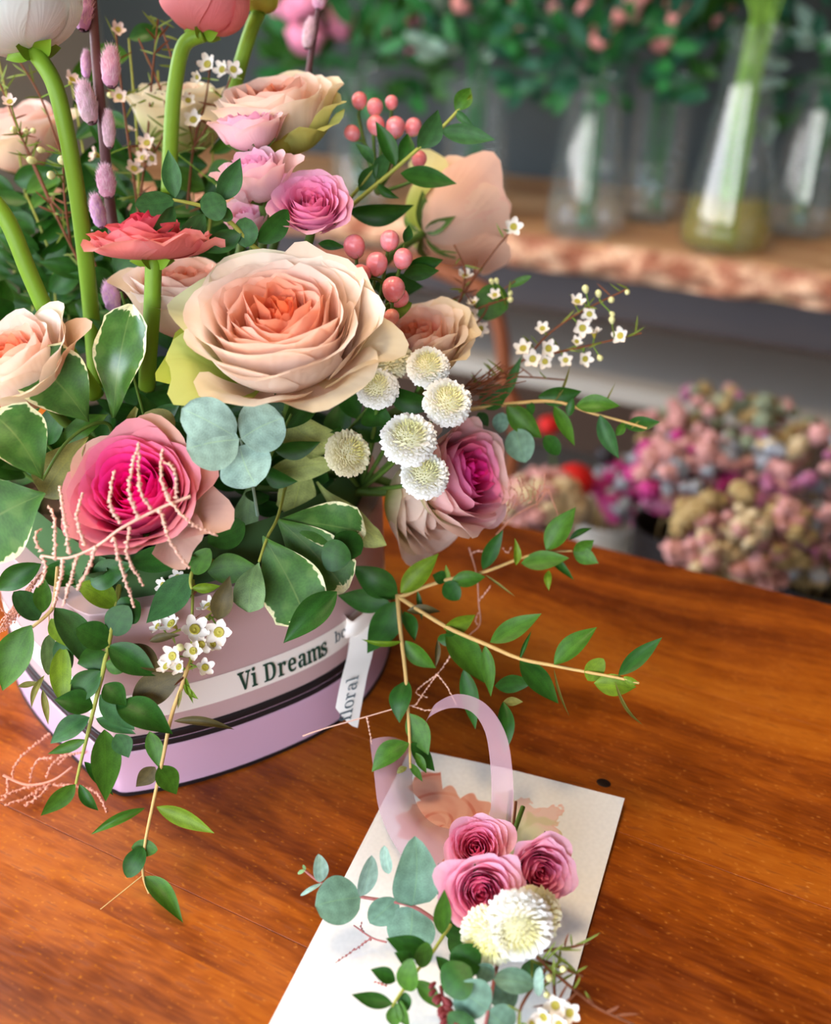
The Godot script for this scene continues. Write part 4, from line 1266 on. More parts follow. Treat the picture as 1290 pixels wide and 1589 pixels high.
func greenery() -> void:
	var ge := "willow eucalyptus sprigs in the flower box"
	var greens := [M.leaf_mid, M.leaf_deep, M.leaf_mid, M.leaf_blue]
	var fresh := [M.leaf_mid, M.leaf_lime, M.leaf_deep, M.leaf_mid]
	sprig("eucalyptus_sprig", "narrow leaved eucalyptus sprig rising past the upper berries", "foliage", ge, [[[500, 360, 0.585], [540, 324, 0.58], [610, 265, 0.572], [649, 231, 0.568], [688, 196, 0.565], [717, 165, 0.563], [728, 153, 0.562]], [[530, 322, 0.585], [556, 293, 0.583], [580, 262, 0.58]]], 0.0015, 0.0008, M.olive_stem,
		[[540, 327, 643, 318, 34], [622, 269, 709, 285, 32], [684, 203, 769, 217, 30], [707, 172, 730, 136, 28], [707, 172, 734, 194, 14], [649, 231, 680, 170, 36], [614, 258, 583, 188, 26], [622, 254, 633, 207, 26], [581, 277, 606, 234, 24], [558, 296, 587, 254, 26], [585, 285, 620, 308, 14], [579, 254, 552, 223, 18], [725, 156, 732, 146, 6, "leaf_lime"]], "lance", [M.leaf_blue, M.leaf_deep, M.leaf_mid])
	sprig("eucalyptus_sprig", "grey green eucalyptus sprig lying over the coral ranunculus", "foliage", ge, [[[420, 400, 0.53], [393, 382, 0.522], [358, 345, 0.512], [325, 324, 0.503], [290, 314, 0.498], [268, 310, 0.496]]], 0.0014, 0.0008, M.olive_stem,
		[[272, 307, 261, 232, 30], [340, 312, 373, 245, 36], [270, 312, 209, 318, 38, "leaf_blue", "oval"], [270, 320, 228, 374, 26], [318, 332, 271, 394, 34], [312, 325, 351, 312, 44, "leaf_blue", "round"], [375, 362, 306, 389, 34, "leaf_deep"], [381, 384, 381, 337, 38, "leaf_blue", "round"], [401, 376, 447, 325, 36, "leaf_deep", "oval"], [340, 330, 362, 338, 22, "leaf_deep", "oval"]], "lance", [M.leaf_blue])
	sprig("eucalyptus_sprig", "three armed willow eucalyptus sprig spreading over the table towards the knot", "foliage", ge,
		[[[600, 900, 0.585], [617, 925, 0.572], [655, 912, 0.572], [699, 898, 0.572], [753, 887, 0.574], [809, 866, 0.576], [850, 857, 0.577], [888, 855, 0.578]], [[617, 925, 0.572], [690, 971, 0.556], [757, 1001, 0.545], [807, 1022, 0.538], [860, 1033, 0.532], [912, 1043, 0.527], [960, 1052, 0.522], [992, 1060, 0.52]], [[617, 925, 0.572], [622, 980, 0.562], [630, 1050, 0.553], [634, 1110, 0.548], [636, 1150, 0.545], [637, 1192, 0.543]]], 0.0014, 0.0007, M.tan_stem,
		[[622, 920, 681, 859, 34], [691, 903, 713, 931, 30, "leaf_deep", "oval"], [691, 903, 671, 892, 22, "leaf_deep"], [701, 901, 754, 895, 26], [697, 907, 692, 876, 10, "leaf_lime"], [749, 884, 781, 822, 24], [753, 892, 800, 926, 4, "leaf_olive"], [848, 854, 894, 787, 36], [809, 874, 884, 866, 30], [801, 877, 799, 835, 12, "leaf_lime"], [850, 859, 891, 900, 14], [852, 885, 852, 917, 12], [883, 838, 919, 820, 10, "leaf_deep"], [890, 856, 922, 838, 24], [890, 856, 929, 874, 26],
		[689, 976, 738, 954, 26, "leaf_lime"], [693, 979, 752, 1060, 46], [761, 997, 841, 952, 32], [753, 1002, 762, 1081, 22], [768, 1064, 828, 1060, 28], [720, 1038, 738, 1132, 28, "leaf_deep"], [807, 1025, 867, 1092, 36], [807, 1023, 825, 979, 7], [860, 1031, 927, 973, 32], [860, 1038, 884, 1112, 4, "leaf_olive"], [912, 1056, 937, 1022, 30, "leaf_lime", "oval"], [922, 1060, 988, 1066, 34], [960, 1048, 1028, 989, 26], [955, 1058, 998, 1125, 5, "leaf_olive"], [968, 1050, 993, 1061, 12, "leaf_lime"], [781, 1089, 783, 1170, 26, "leaf_deep"], [781, 1089, 812, 1089, 14, "leaf_olive"],
		[627, 949, 644, 995, 22, "leaf_deep"], [629, 994, 677, 1037, 28], [618, 933, 570, 1014, 48], [625, 995, 561, 992, 9], [633, 1056, 620, 1122, 34], [635, 1107, 665, 1172, 36], [635, 1153, 577, 1198, 34], [638, 1153, 675, 1197, 26], [645, 1168, 662, 1200, 14], [636, 1184, 656, 1213, 12], [632, 1191, 615, 1201, 10, "leaf_olive"], [617, 921, 546, 878, 46, "leaf_deep"], [605, 936, 524, 924, 38, "leaf_deep"], [615, 928, 575, 918, 18, "leaf_deep"], [632, 948, 684, 949, 16, "leaf_brown"], [648, 917, 655, 963, 9, "leaf_deep"], [679, 993, 676, 1036, 9, "leaf_brown"], [679, 993, 706, 985, 20, "leaf_deep"]], "lance", fresh)
	sprig("eucalyptus_sprig", "willow eucalyptus sprig pointing sideways above the red ball", "foliage", ge, [[[700, 640, 0.60], [745, 633, 0.592], [790, 627, 0.586], [860, 623, 0.58], [915, 640, 0.576], [960, 652, 0.573], [1004, 665, 0.57]]], 0.0013, 0.0007, M.tan_stem,
		[[787, 628, 842, 680, 36], [821, 623, 826, 646, 14], [860, 630, 892, 692, 22], [835, 616, 903, 607, 30, "leaf_deep"], [883, 646, 890, 616, 14], [860, 625, 885, 566, 4, "leaf_olive"], [894, 630, 963, 630, 28], [931, 644, 961, 712, 26], [956, 676, 970, 653, 14], [970, 662, 1025, 655, 24], [933, 639, 956, 593, 3, "leaf_olive"], [745, 630, 790, 598, 40, "leaf_deep"], [782, 621, 810, 552, 16], [980, 665, 997, 648, 3, "leaf_olive"], [800, 665, 816, 718, 46, "leaf_eucalyptus", "oval"], [846, 676, 868, 706, 26, "leaf_deep", "oval"], [780, 640, 776, 672, 26, "leaf_eucalyptus", "oval"], [742, 640, 758, 662, 18, "leaf_deep"]], "lance", greens)
	sprig("eucalyptus_sprig", "leafy willow eucalyptus sprig hanging down the corner of the pink box", "foliage", ge, [[[186, 900, 0.51], [180, 940, 0.503], [170, 992, 0.498], [160, 1041, 0.495], [149, 1086, 0.494], [135, 1144, 0.494], [127, 1176, 0.495], [118, 1216, 0.498]]], 0.0015, 0.0007, M.olive_stem,
		[[180, 941, 123, 906, 40, "leaf_lime", "oval"], [168, 1002, 245, 1049, 46, "leaf_deep"], [164, 1029, 198, 1037, 24, "leaf_mid", "oval"], [157, 1041, 108, 1090, 42, "leaf_deep"], [162, 1062, 196, 1095, 36, "leaf_deep"], [155, 1078, 209, 1133, 42, "leaf_blue"], [180, 1092, 268, 1139, 48, "leaf_deep"], [149, 1115, 211, 1139, 22, "leaf_blue"], [139, 1113, 78, 1154, 34, "leaf_blue"], [133, 1148, 74, 1170, 18, "leaf_mid"], [162, 1132, 164, 1244, 46, "leaf_mid"], [131, 1182, 176, 1234, 18, "leaf_deep"], [117, 1217, 63, 1266, 28, "leaf_mid"], [123, 1217, 153, 1258, 18], [145, 1098, 84, 1086, 38, "leaf_deep"], [180, 1139, 200, 1176, 32, "leaf_blue"], [172, 985, 200, 940, 44, "leaf_deep", "oval"], [170, 1000, 118, 975, 44, "leaf_deep", "oval"], [168, 1015, 120, 1030, 40, "leaf_deep"]], "lance", greens)
	sprig("eucalyptus_sprig", "long bare eucalyptus sprig trailing onto the table in front of the box corner", "foliage", ge, [[[300, 1020, 0.502], [290, 1040, 0.499], [282, 1066, 0.497], [266, 1111, 0.495], [253, 1176, 0.494], [237, 1250, 0.495], [225, 1311, 0.497], [222, 1356, 0.499], [231, 1386, 0.50]], [[222, 1358, 0.499], [156, 1411, 0.49]]], 0.0012, 0.0006, M.tan_stem,
		[[270, 1119, 364, 1132, 14, "leaf_brown"], [247, 1188, 274, 1233, 36], [241, 1190, 211, 1221, 28, "leaf_brown"], [243, 1252, 333, 1293, 26, "leaf_lime"], [225, 1254, 141, 1295, 16], [204, 1315, 245, 1319, 26, "leaf_mid", "oval"], [223, 1315, 197, 1362, 32, "leaf_deep", "oval"], [225, 1360, 284, 1432, 30], [285, 1062, 308, 1085, 10, "leaf_lime"], [288, 1050, 300, 1092, 7, "leaf_lime"], [282, 1066, 276, 1100, 6, "leaf_olive"], [232, 1135, 247, 1192, 26, "leaf_mid"]], "lance", [M.leaf_mid])
	sprig("eucalyptus_sprig", "broad leaved eucalyptus sprig at the side of the box by the copper fronds", "foliage", ge, [[[90, 880, 0.515], [84, 935, 0.505], [74, 953, 0.502], [50, 973, 0.50]], [[76, 953, 0.502], [76, 985, 0.502]]], 0.0012, 0.0008, M.tan_stem,
		[[66, 951, 68, 894, 28, "leaf_mid"], [85, 943, 140, 1042, 46, "leaf_blue"], [79, 960, 102, 1003, 28, "leaf_lime"], [76, 985, 75, 1048, 26, "leaf_pale", "oval"], [49, 970, 4, 1072, 54, "leaf_mid"], [60, 962, 21, 918, 38, "leaf_blue", "oval"], [98, 1003, 101, 1094, 32, "leaf_lime", "oval"], [98, 985, 108, 1040, 30, "leaf_deep", "oval"], [28, 1065, 62, 1059, 10, "leaf_olive"], [69, 1048, 49, 1099, 10, "leaf_olive"], [66, 1070, 75, 1125, 11, "leaf_olive"], [64, 875, -6, 916, 38, "leaf_deep"], [70, 880, 118, 908, 42, "leaf_deep"], [90, 880, 140, 872, 34, "leaf_deep"]], "lance", greens)
	sprig("eucalyptus_sprig", "green eucalyptus sprig below the magenta rose, over the waxflower cluster", "foliage", ge, [[[330, 870, 0.52], [302, 884, 0.506], [296, 900, 0.502], [298, 914, 0.50]]], 0.0012, 0.0008, M.olive_stem,
		[[296, 891, 227, 967, 48, "leaf_blue"], [300, 891, 326, 851, 32, "leaf_mid", "oval"], [322, 887, 400, 880, 48, "leaf_mid"], [298, 912, 343, 909, 16, "leaf_lime"], [200, 872, 305, 866, 42, "leaf_deep"], [140, 905, 208, 875, 44, "leaf_deep"], [183, 955, 217, 935, 46, "leaf_deep", "oval"], [205, 1090, 285, 1045, 50, "leaf_brown", "lance", 0.1], [337, 962, 357, 893, 34, "leaf_brown"], [232, 995, 280, 985, 14, "leaf_brown"], [200, 1000, 250, 1045, 34, "leaf_brown"]], "lance", greens)
	# round silver eucalyptus
	sprig("silver_eucalyptus_sprig", "round silver green eucalyptus leaves under the big peach rose", "foliage", "", [[[400, 800, 0.53], [388, 730, 0.505], [376, 690, 0.480], [372, 681, 0.472]]], 0.0009, 0.0005, M.leaf_silver,
		[[371, 682, 289, 697, 88, "leaf_silver", "round", 0.1], [374, 681, 440, 648, 84, "leaf_silver", "round", -0.15], [372, 692, 398, 754, 84, "leaf_silver", "round", 0.3], [366, 678, 282, 634, 74, "leaf_silver", "round", -0.2]], "round", [M.leaf_silver])
	# variegated pittosporum
	var gp := "variegated pittosporum sprigs in the flower box"
	sprig("pittosporum_sprig", "cream edged pittosporum leaves over the front of the pink box", "foliage", gp, [[[446, 740, 0.565], [432, 800, 0.530], [415, 834, 0.517], [402, 872, 0.512]]], 0.0009, 0.0007, M.olive_stem,
		[[428, 803, 538, 916, 88, "leaf_vari", "spoon", 0.15], [436, 806, 568, 826, 76, "leaf_vari", "spoon", -0.2], [493, 747, 600, 846, 40, "leaf_under", "spoon", 0.5], [470, 712, 452, 800, 58, "leaf_under", "spoon", 0.1], [408, 832, 478, 968, 100, "leaf_vari", "spoon", 0.1], [402, 872, 386, 950, 50, "leaf_pale", "spoon", 0.2], [396, 733, 386, 856, 38, "leaf_pale", "spoon", 0.6], [412, 738, 536, 716, 40, "leaf_under", "lance", 0.3], [436, 690, 508, 677, 36, "leaf_mid", "oval"], [440, 640, 518, 698, 56, "leaf_under", "ruffle", 0.2], [500, 850, 545, 868, 50, "leaf_deep", "oval"], [523, 918, 440, 998, 46, "leaf_deep", "lance"], [380, 812, 322, 842, 48, "leaf_deep", "oval"], [560, 860, 520, 830, 50, "leaf_deep", "oval"]], "spoon", [M.leaf_vari])
	sprig("pittosporum_sprig", "cream edged pittosporum leaves around the magenta rose", "foliage", gp, [[[175, 700, 0.52], [170, 660, 0.512], [140, 660, 0.50], [100, 690, 0.49], [66, 745, 0.48]]], 0.0010, 0.0008, M.green_stem,
		[[176, 648, 205, 472, 72, "leaf_vari_blue", "spoon", -0.35], [138, 655, 40, 552, 104, "leaf_vari", "spoon", 0.1], [66, 745, -14, 640, 100, "leaf_vari", "spoon", 0.2], [70, 765, -50, 832, 140, "leaf_vari", "spoon", 0.1], [137, 678, 66, 770, 62, "leaf_olive", "spoon", 0.3], [212, 632, 128, 742, 46, "leaf_olive", "spoon", -0.7], [170, 642, 104, 690, 34, "leaf_mid", "spoon", 0.4], [225, 640, 262, 690, 60, "leaf_olive", "oval"]], "spoon", [M.leaf_vari])
	# leaves of the berry stems
	sprig("hypericum_leaves", "green leaf pairs under the lower pink berries", "foliage", "", [[[600, 470, 0.56], [620, 420, 0.55], [628, 380, 0.548]], [[560, 500, 0.555], [568, 486, 0.54]]], 0.0010, 0.0008, M.green_stem,
		[[632, 413, 688, 403, 26], [626, 426, 682, 420, 26], [628, 376, 635, 349, 16], [494, 378, 536, 384, 16], [567, 486, 599, 484, 34, "leaf_lime", "oval"], [580, 500, 640, 470, 30, "leaf_lime", "oval"]], "lance", [M.leaf_deep])
	sprig("round_leaf_twig", "round green leaf on a thin twig against the dark shelf panel", "foliage", "", [[[730, 510, 0.61], [750, 490, 0.607], [765, 462, 0.605], [800, 436, 0.60]]], 0.0007, 0.0004, M.red_twig,
		[[740, 455, 788, 480, 58, "leaf_mid", "oval"], [790, 445, 825, 428, 12, "leaf_mid"]], "oval", [M.leaf_mid])
	# dark filler greenery set in the foam
	var gf := "filler greenery in the foam"
	var fills := [[-0.9, 0.3, "leaf_deep"], [-0.7, 0.8, "leaf_deep"], [-0.35, 0.9, "leaf_deep"], [-0.1, 0.5, "leaf_deep"], [0.15, 0.9, "leaf_deep"], [0.4, 0.6, "leaf_deep"], [0.7, 0.9, "leaf_deep"], [0.9, 0.4, "leaf_deep"], [0.55, 0.2, "leaf_deep"], [-0.5, 0.2, "leaf_deep"], [0.0, 0.15, "leaf_deep"], [-0.2, 0.75, "leaf_deep"], [0.25, 0.35, "leaf_deep"], [-1.1, 0.6, "leaf_deep"]]
	var fl := []
	for w in ["under the peach rose at the picture edge", "behind the upright pittosporum leaf", "between the ranunculus stalks", "behind the magenta rose", "behind the pink spray roses", "under the lower hypericum berries", "behind the upper hypericum berries", "behind the side facing pink rose", "under the cream chrysanthemum", "beside the folded olive pittosporum leaf", "below the round silver leaves", "under the frilled coral ranunculus", "under the big peach rose", "along the box rim by the copper frond"]:
		fl.append("green filler sprig " + w)
	for k in fills.size():
		var q: Array = fills[k]
		var base := FOAM + Vector3(q[0] * 0.075, 0.0, (0.5 - q[1]) * 0.11)
		var o := thing("filler_sprig", fl[k] , "foliage", base, gf)
		var dir := Vector3(q[0] * 0.75, 0.85, 0.35 - q[1] * 0.6).normalized()
		var l := rr(0.10, 0.14)
		while l > 0.03 and not clear_of_blooms(base + dir * l * 0.6, base + dir * l):
			l -= 0.01
		part(o, "stem", tube(PackedVector3Array([Vector3.ZERO, dir * l]), 0.0012, 0.0007, 5), M.green_stem)
		for j in 14:
			var t := 0.08 + 0.92 * j / 13.0
			var sd := dir.cross(Vector3(sin(j * 2.4), 0.2, cos(j * 2.4))).normalized()
			var b := base + dir * l * t
			var e := b + (sd * 0.8 + dir * 0.5).normalized() * rr(0.022, 0.036)
			if dep(e) < 0.515 or dep(b) < 0.515 or not clear_of_blooms(b, e):
				continue
			leaf_at(o, b, e, rr(0.012, 0.018), rr(-0.8, 0.8), "lance", M[q[2]])
	# tall greenery between the upright stalks
	var backs := [[40, 300, "behind the drooping ranunculus stalk"], [-10, 60, "behind the white ranunculus"], [110, 120, "beside the bent lime stalk"], [200, 60, "behind the thick plum branch"], [245, 110, "behind the straight coral ranunculus stalk"], [150, 330, "below the pink catkins"], [330, 200, "between the cream rose and spray roses"],
		[70, 380, "low behind the bent lime stalk"], [10, 400, "low behind the drooping stalk"], [120, 260, "between the bent stalk and the catkins"], [215, 250, "behind the frilled coral ranunculus"], [60, 200, "behind the blush rose"], [300, 300, "under the pale cream rose"], [180, 420, "at the foot of the plum branch"]]
	for k in backs.size():
		var px: float = backs[k][0]
		var top: float = backs[k][1]
		var d := 0.62 + 0.008 * (k % 3) + (0.012 if k > 6 else 0.0)
		var base := W(px * 0.7 + 60, 500 if k < 7 else 560, d)
		var o := thing("leafy_stem", "leafy green stem " + backs[k][2], "foliage", base, "leafy stems behind the stalks")
		var tip := W(px, top, d)
		part(o, "stem", tube(smooth([Vector3.ZERO, (tip - base) * 0.5 + Vector3(0.006, 0, 0), tip - base]), 0.0011, 0.0006, 5), M.olive_stem)
		for j in 16:
			var t := 0.06 + 0.94 * j / 15.0
			var b := base.lerp(tip, t)
			var s := 1.0 if j % 2 else -1.0
			var e := b + ax(s * rr(0.5, 1.0), rr(0.0, 0.8), rr(-0.3, 0.4)) * rr(0.022, 0.038)
			if clear_of_blooms(b, e):
				leaf_at(o, b, e, rr(0.010, 0.016), rr(-0.7, 0.7), "lance", [M.leaf_deep, M.leaf_mid, M.leaf_deep, M.leaf_deep][rng.randi() % 4])
	# feathery brown twigs by the white chrysanthemums
	var tw := thing("feathery_twig", "feathery reddish brown twig beside the white chrysanthemums", "foliage", W(735, 600, 0.575))
	for k in 26:
		var a := W(720 + rr(-10, 25), 610 + rr(-12, 20), 0.578)
		part(tw, "spine", tube(PackedVector3Array([a - tw.position, a + ax(rr(0.4, 1.0), rr(-0.2, 0.6), rr(-0.2, 0.5)) * rr(0.012, 0.032) - tw.position]), 0.0005, 0.0003, 4), M.red_twig)
	# beaded dyed fronds
	fronds("pink beaded frond draped over the magenta rose", [[296, 770, 0.452], [252, 787, 0.450], [189, 819, 0.450], [151, 847, 0.452], [104, 866, 0.456], [64, 862, 0.462]], [
		[[263, 774, 0.45], [250, 740, 0.446], [252, 696, 0.45]], [[274, 773, 0.45], [271, 730, 0.446], [255, 718, 0.448]], [[234, 790, 0.449], [217, 755, 0.445], [216, 686, 0.45]], [[214, 803, 0.45], [200, 755, 0.445], [215, 690, 0.449]], [[186, 812, 0.45], [170, 778, 0.446], [178, 730, 0.45]], [[132, 847, 0.452], [119, 803, 0.45], [129, 765, 0.455]], [[108, 859, 0.455], [98, 793, 0.452], [93, 756, 0.46]], [[85, 869, 0.458], [85, 809, 0.456], [75, 784, 0.46]], [[64, 856, 0.462], [53, 834, 0.46], [64, 822, 0.464]],
		[[261, 774, 0.45], [293, 809, 0.448], [338, 831, 0.455]], [[248, 790, 0.45], [264, 840, 0.448], [294, 881, 0.455]], [[201, 818, 0.45], [198, 862, 0.452], [222, 908, 0.462]], [[176, 834, 0.45], [186, 872, 0.452], [208, 942, 0.465]], [[148, 847, 0.452], [138, 881, 0.455], [120, 915, 0.465]], [[120, 862, 0.454], [110, 900, 0.458], [97, 940, 0.468]], [[98, 869, 0.456], [94, 900, 0.46], [82, 942, 0.47]], [[66, 862, 0.462], [70, 890, 0.465], [58, 910, 0.47]]], 0.00115)
	fronds("pink beaded frond lying on the table at the corner of the box", [[5, 1203, 0.012], [42, 1218, 0.008], [82, 1211, 0.010], [112, 1190, 0.015]], [
		[[77, 1139, 0.02], [40, 1168, 0.016], [22, 1190, 0.012], [20, 1208, 0.008]], [[82, 1176, 0.016], [60, 1179, 0.014], [50, 1196, 0.010], [46, 1215, 0.006]], [[104, 1168, 0.018], [82, 1185, 0.014], [72, 1208, 0.008]], [[134, 1168, 0.02], [107, 1171, 0.018], [90, 1186, 0.012]], [[82, 1218, 0.008], [120, 1220, 0.008], [150, 1231, 0.006], [166, 1260, 0.003]], [[70, 1220, 0.006], [40, 1238, 0.004], [7, 1250, 0.003]], [[12, 1208, 0.008], [10, 1236, 0.004], [-4, 1244, 0.003]], [[78, 1216, 0.008], [60, 1236, 0.006], [38, 1250, 0.003]], [[60, 1222, 0.006], [52, 1240, 0.004], [40, 1252, 0.003]], [[64, 1216, 0.008], [30, 1225, 0.006], [2, 1236, 0.004]]], 0.0011, true, "frond_copper")
	var fan := []
	for k in 15:
		var t := k / 14.0
		fan.append([[62 - 26 * t, 892 + 28 * t, 0.516], [48 - 30 * t + rr(-4, 4), 918 + 30 * t, 0.513], [40 - 52 * t + rr(-6, 6), 952 + 36 * t + rr(-6, 6), 0.515 + rr(-0.004, 0.004)]])
	fan.append([[-6, 925, 0.51], [2, 945, 0.51], [12, 955, 0.512]])
	fan.append([[-6, 1028, 0.51], [4, 1028, 0.51], [12, 1029, 0.512]])
	fronds("dense copper pink beaded frond beside the pink box", [[70, 885, 0.518], [50, 905, 0.516], [12, 960, 0.516]], fan, 0.0008, false, "frond_copper")
	fronds("thin pink beaded frond between the ribbon tail and the sheer loop", [[470, 1142, 0.548], [505, 1130, 0.547], [569, 1112, 0.548], [615, 1099, 0.550], [645, 1094, 0.552]], [
		[[569, 1112, 0.548], [574, 1135, 0.544], [577, 1155, 0.54]], [[640, 1095, 0.552], [660, 1102, 0.55], [688, 1100, 0.548]], [[679, 1046, 0.56], [694, 1066, 0.556], [709, 1094, 0.55]], [[679, 1046, 0.56], [655, 1064, 0.558], [646, 1076, 0.556], [664, 1082, 0.555]], [[702, 1012, 0.566], [690, 1032, 0.563], [679, 1046, 0.56]], [[645, 1094, 0.552], [660, 1072, 0.556], [679, 1046, 0.56]]], 0.0006)
	fronds("pink beaded frond curling under the pale blush rose", [[728, 850, 0.60], [740, 892, 0.595], [743, 935, 0.59], [745, 968, 0.585], [728, 986, 0.58], [702, 1012, 0.57]], [[[743, 933, 0.59], [752, 922, 0.588], [762, 908, 0.587]], [[730, 862, 0.6], [740, 855, 0.598], [756, 858, 0.596]], [[780, 850, 0.59], [788, 858, 0.588], [794, 848, 0.588]], [[743, 950, 0.588], [738, 962, 0.586], [742, 970, 0.585]]], 0.0006)
	var tw2 := []
	for k in 12:
		var x := 790 + 6 * k
		tw2.append([[x - 6, 800 - 3 * k + rr(-8, 8), 0.60], [x + rr(-5, 5), 780 - 3 * k + rr(-14, 14), 0.597], [x + rr(-14, 14), 755 + rr(-20, 60), 0.595]])
	fronds("tan beaded frond beside the side facing pink rose", [[770, 830, 0.605], [800, 800, 0.60], [835, 780, 0.598], [850, 760, 0.597]], tw2, 0.0006, false, "frond_copper")

func card_and_corsage() -> void:
	var tl := Vector3(-0.0015, 0, -0.4377)
	var tr := Vector3(0.1153, 0, -0.3951)
	var dr := (tr - tl)
	var down := Vector3(-0.339, 0, 0.941).normalized() * 0.195
	for k in 2:
		var off := Vector3(-0.0022, 0, 0.0008) if k == 0 else Vector3.ZERO
		var y0 := 0.0004 + 0.0008 * k
		var c := thing("white_card", ["plain white sheet just showing under the printed card", "white card with printed watercolour roses under the small corsage"][k], "card", tl + off, "")
		var f := func(u, v, th):
			var p: Vector3 = dr * u + down * v
			p.x -= 0.006 * u * v
			var lift: float = 0.004 * pow(u, 3.0) * pow(1.0 - v, 3.0) + 0.003 * pow(1.0 - v, 6.0) * sin(u * PI)
			return p + Vector3(0, y0 + th + lift * k, 0)
		part(c, "face", sheet(16, 20, func(u, v): return f.call(u, v, 0.0004)), M.card if k == 1 else M.paper)
		part(c, "back", sheet(16, 20, func(u, v): return f.call(u, v, 0.0)), M.paper)
		var edge := PackedVector3Array()
		var rim := []
		for i in 17:
			rim.append(Vector2(i / 16.0, 0))
		for i in 21:
			rim.append(Vector2(1, i / 20.0))
		for i in 17:
			rim.append(Vector2(1 - i / 16.0, 1))
		for i in 21:
			rim.append(Vector2(0, 1 - i / 20.0))
		for th in [0.0, 0.0004]:
			for q in rim:
				edge.append(f.call(q.x, q.y, th))
		part(c, "edge", finish(edge, grid_idx(rim.size() - 1, 1)), M.paper)
	# the corsage
	var gr := "pink roses of the corsage"
	var pk := [c8(255, 138, 182), c8(255, 150, 190), c8(255, 162, 200), c8(255, 176, 208), c8(255, 190, 214), c8(255, 200, 218)]
	var heart_at := G(770, 1440, 0.008)
	rose("spray_rose", "pink corsage rose with tight spiral centre beside the two cream chrysanthemums", "rose", gr, G(748, 1388, 0.040), ax(0.05, 0.15, 1), 0.0165, {"n": 34, "hr": 0.85, "open": 0.4, "crump": 0.25, "point": 0.5, "cols": pk, "outer": [[0.5, 0.8, 1.15, 0.85, 0.2, pk[4], pk[5]], [2.8, 0.8, 1.15, 0.85, 0.2, pk[4], pk[5]]]}, heart_at)
	rose("spray_rose", "pink corsage rose at the foot of the sheer ribbon loop", "rose", gr, G(738, 1314, 0.036), ax(-0.1, 0.45, 0.85), 0.0150, {"n": 32, "hr": 0.9, "open": 0.4, "crump": 0.3, "point": 0.5, "cols": pk, "outer": [[0.5, 0.8, 1.15, 0.85, 0.2, pk[4], pk[5]]]}, heart_at)
	rose("spray_rose", "pink corsage rose whose shadow falls on the printed card", "rose", gr, G(842, 1358, 0.038), ax(0.25, 0.1, 0.95), 0.0158, {"n": 30, "hr": 0.9, "open": 0.45, "crump": 0.4, "point": 0.8, "cols": pk, "outer": [[1.0, 0.8, 1.15, 0.85, 0.2, pk[4], pk[5]], [4.0, 0.8, 1.15, 0.85, 0.2, pk[4], pk[5]]]}, heart_at)
	var gm := "button chrysanthemums of the corsage"
	button_mum("front cream white chrysanthemum of the corsage with yellow heart", G(806, 1440, 0.040), ax(0.1, -0.15, 1), 0.0152, heart_at, "mum_white", gm)
	button_mum("cream chrysanthemum of the corsage tucked against the spiral pink rose", G(758, 1456, 0.034), ax(-0.35, -0.2, 0.85), 0.0128, heart_at, "mum_cream", gm)
	button_mum("cream chrysanthemum of the corsage behind the front one", G(832, 1424, 0.034), ax(0.4, 0.1, 0.85), 0.0130, heart_at, "mum_cream", gm)
	var gs := "eucalyptus sprigs of the corsage"
	sprig("silver_eucalyptus_sprig", "silver green eucalyptus sprig of the corsage reaching over the card's edge", "foliage", gs, [[[690, 1440, 0.462], [640, 1406, 0.465], [568, 1393, 0.470], [542, 1387, 0.472], [499, 1370, 0.477], [472, 1350, 0.480]]], 0.0010, 0.0006, M.pink_twig,
		[[640, 1406, 644, 1297, 72, "leaf_eucalyptus", "cordate", 0.1], [640, 1406, 630, 1480, 76, "leaf_eucalyptus", "round", 0.1], [603, 1356, 596, 1312, 18, "leaf_silver"], [616, 1395, 574, 1433, 44, "leaf_eucalyptus", "oval"], [560, 1393, 489, 1406, 72, "leaf_eucalyptus", "round", 0.1], [560, 1391, 577, 1327, 28, "leaf_silver", "oval", 0.5], [497, 1369, 494, 1325, 24, "leaf_silver", "oval"], [499, 1371, 466, 1390, 7, "leaf_silver"], [474, 1350, 462, 1356, 6, "leaf_pale"], [474, 1350, 470, 1342, 5, "leaf_pale"]], "round", [M.leaf_silver])
	sprig("eucalyptus_sprig", "bright green willow eucalyptus sprig of the corsage lying on the card", "foliage", gs, [[[700, 1435, 0.456], [688, 1452, 0.452], [670, 1480, 0.446], [651, 1502, 0.442], [621, 1543, 0.434], [608, 1562, 0.431]]], 0.0009, 0.0006, M.olive_stem,
		[[686, 1450, 690, 1380, 28], [670, 1478, 599, 1456, 34], [656, 1502, 662, 1461, 28, "leaf_mid", "oval"], [629, 1537, 640, 1487, 36, "leaf_mid", "oval"], [614, 1523, 575, 1504, 24], [610, 1558, 545, 1543, 24, "leaf_deep"], [647, 1521, 686, 1567, 26], [677, 1484, 712, 1536, 22], [616, 1556, 612, 1594, 26], [621, 1552, 636, 1594, 18], [629, 1539, 634, 1569, 22], [640, 1500, 612, 1478, 24, "leaf_deep"]], "lance", [M.leaf_mid, M.leaf_mid, M.leaf_deep])
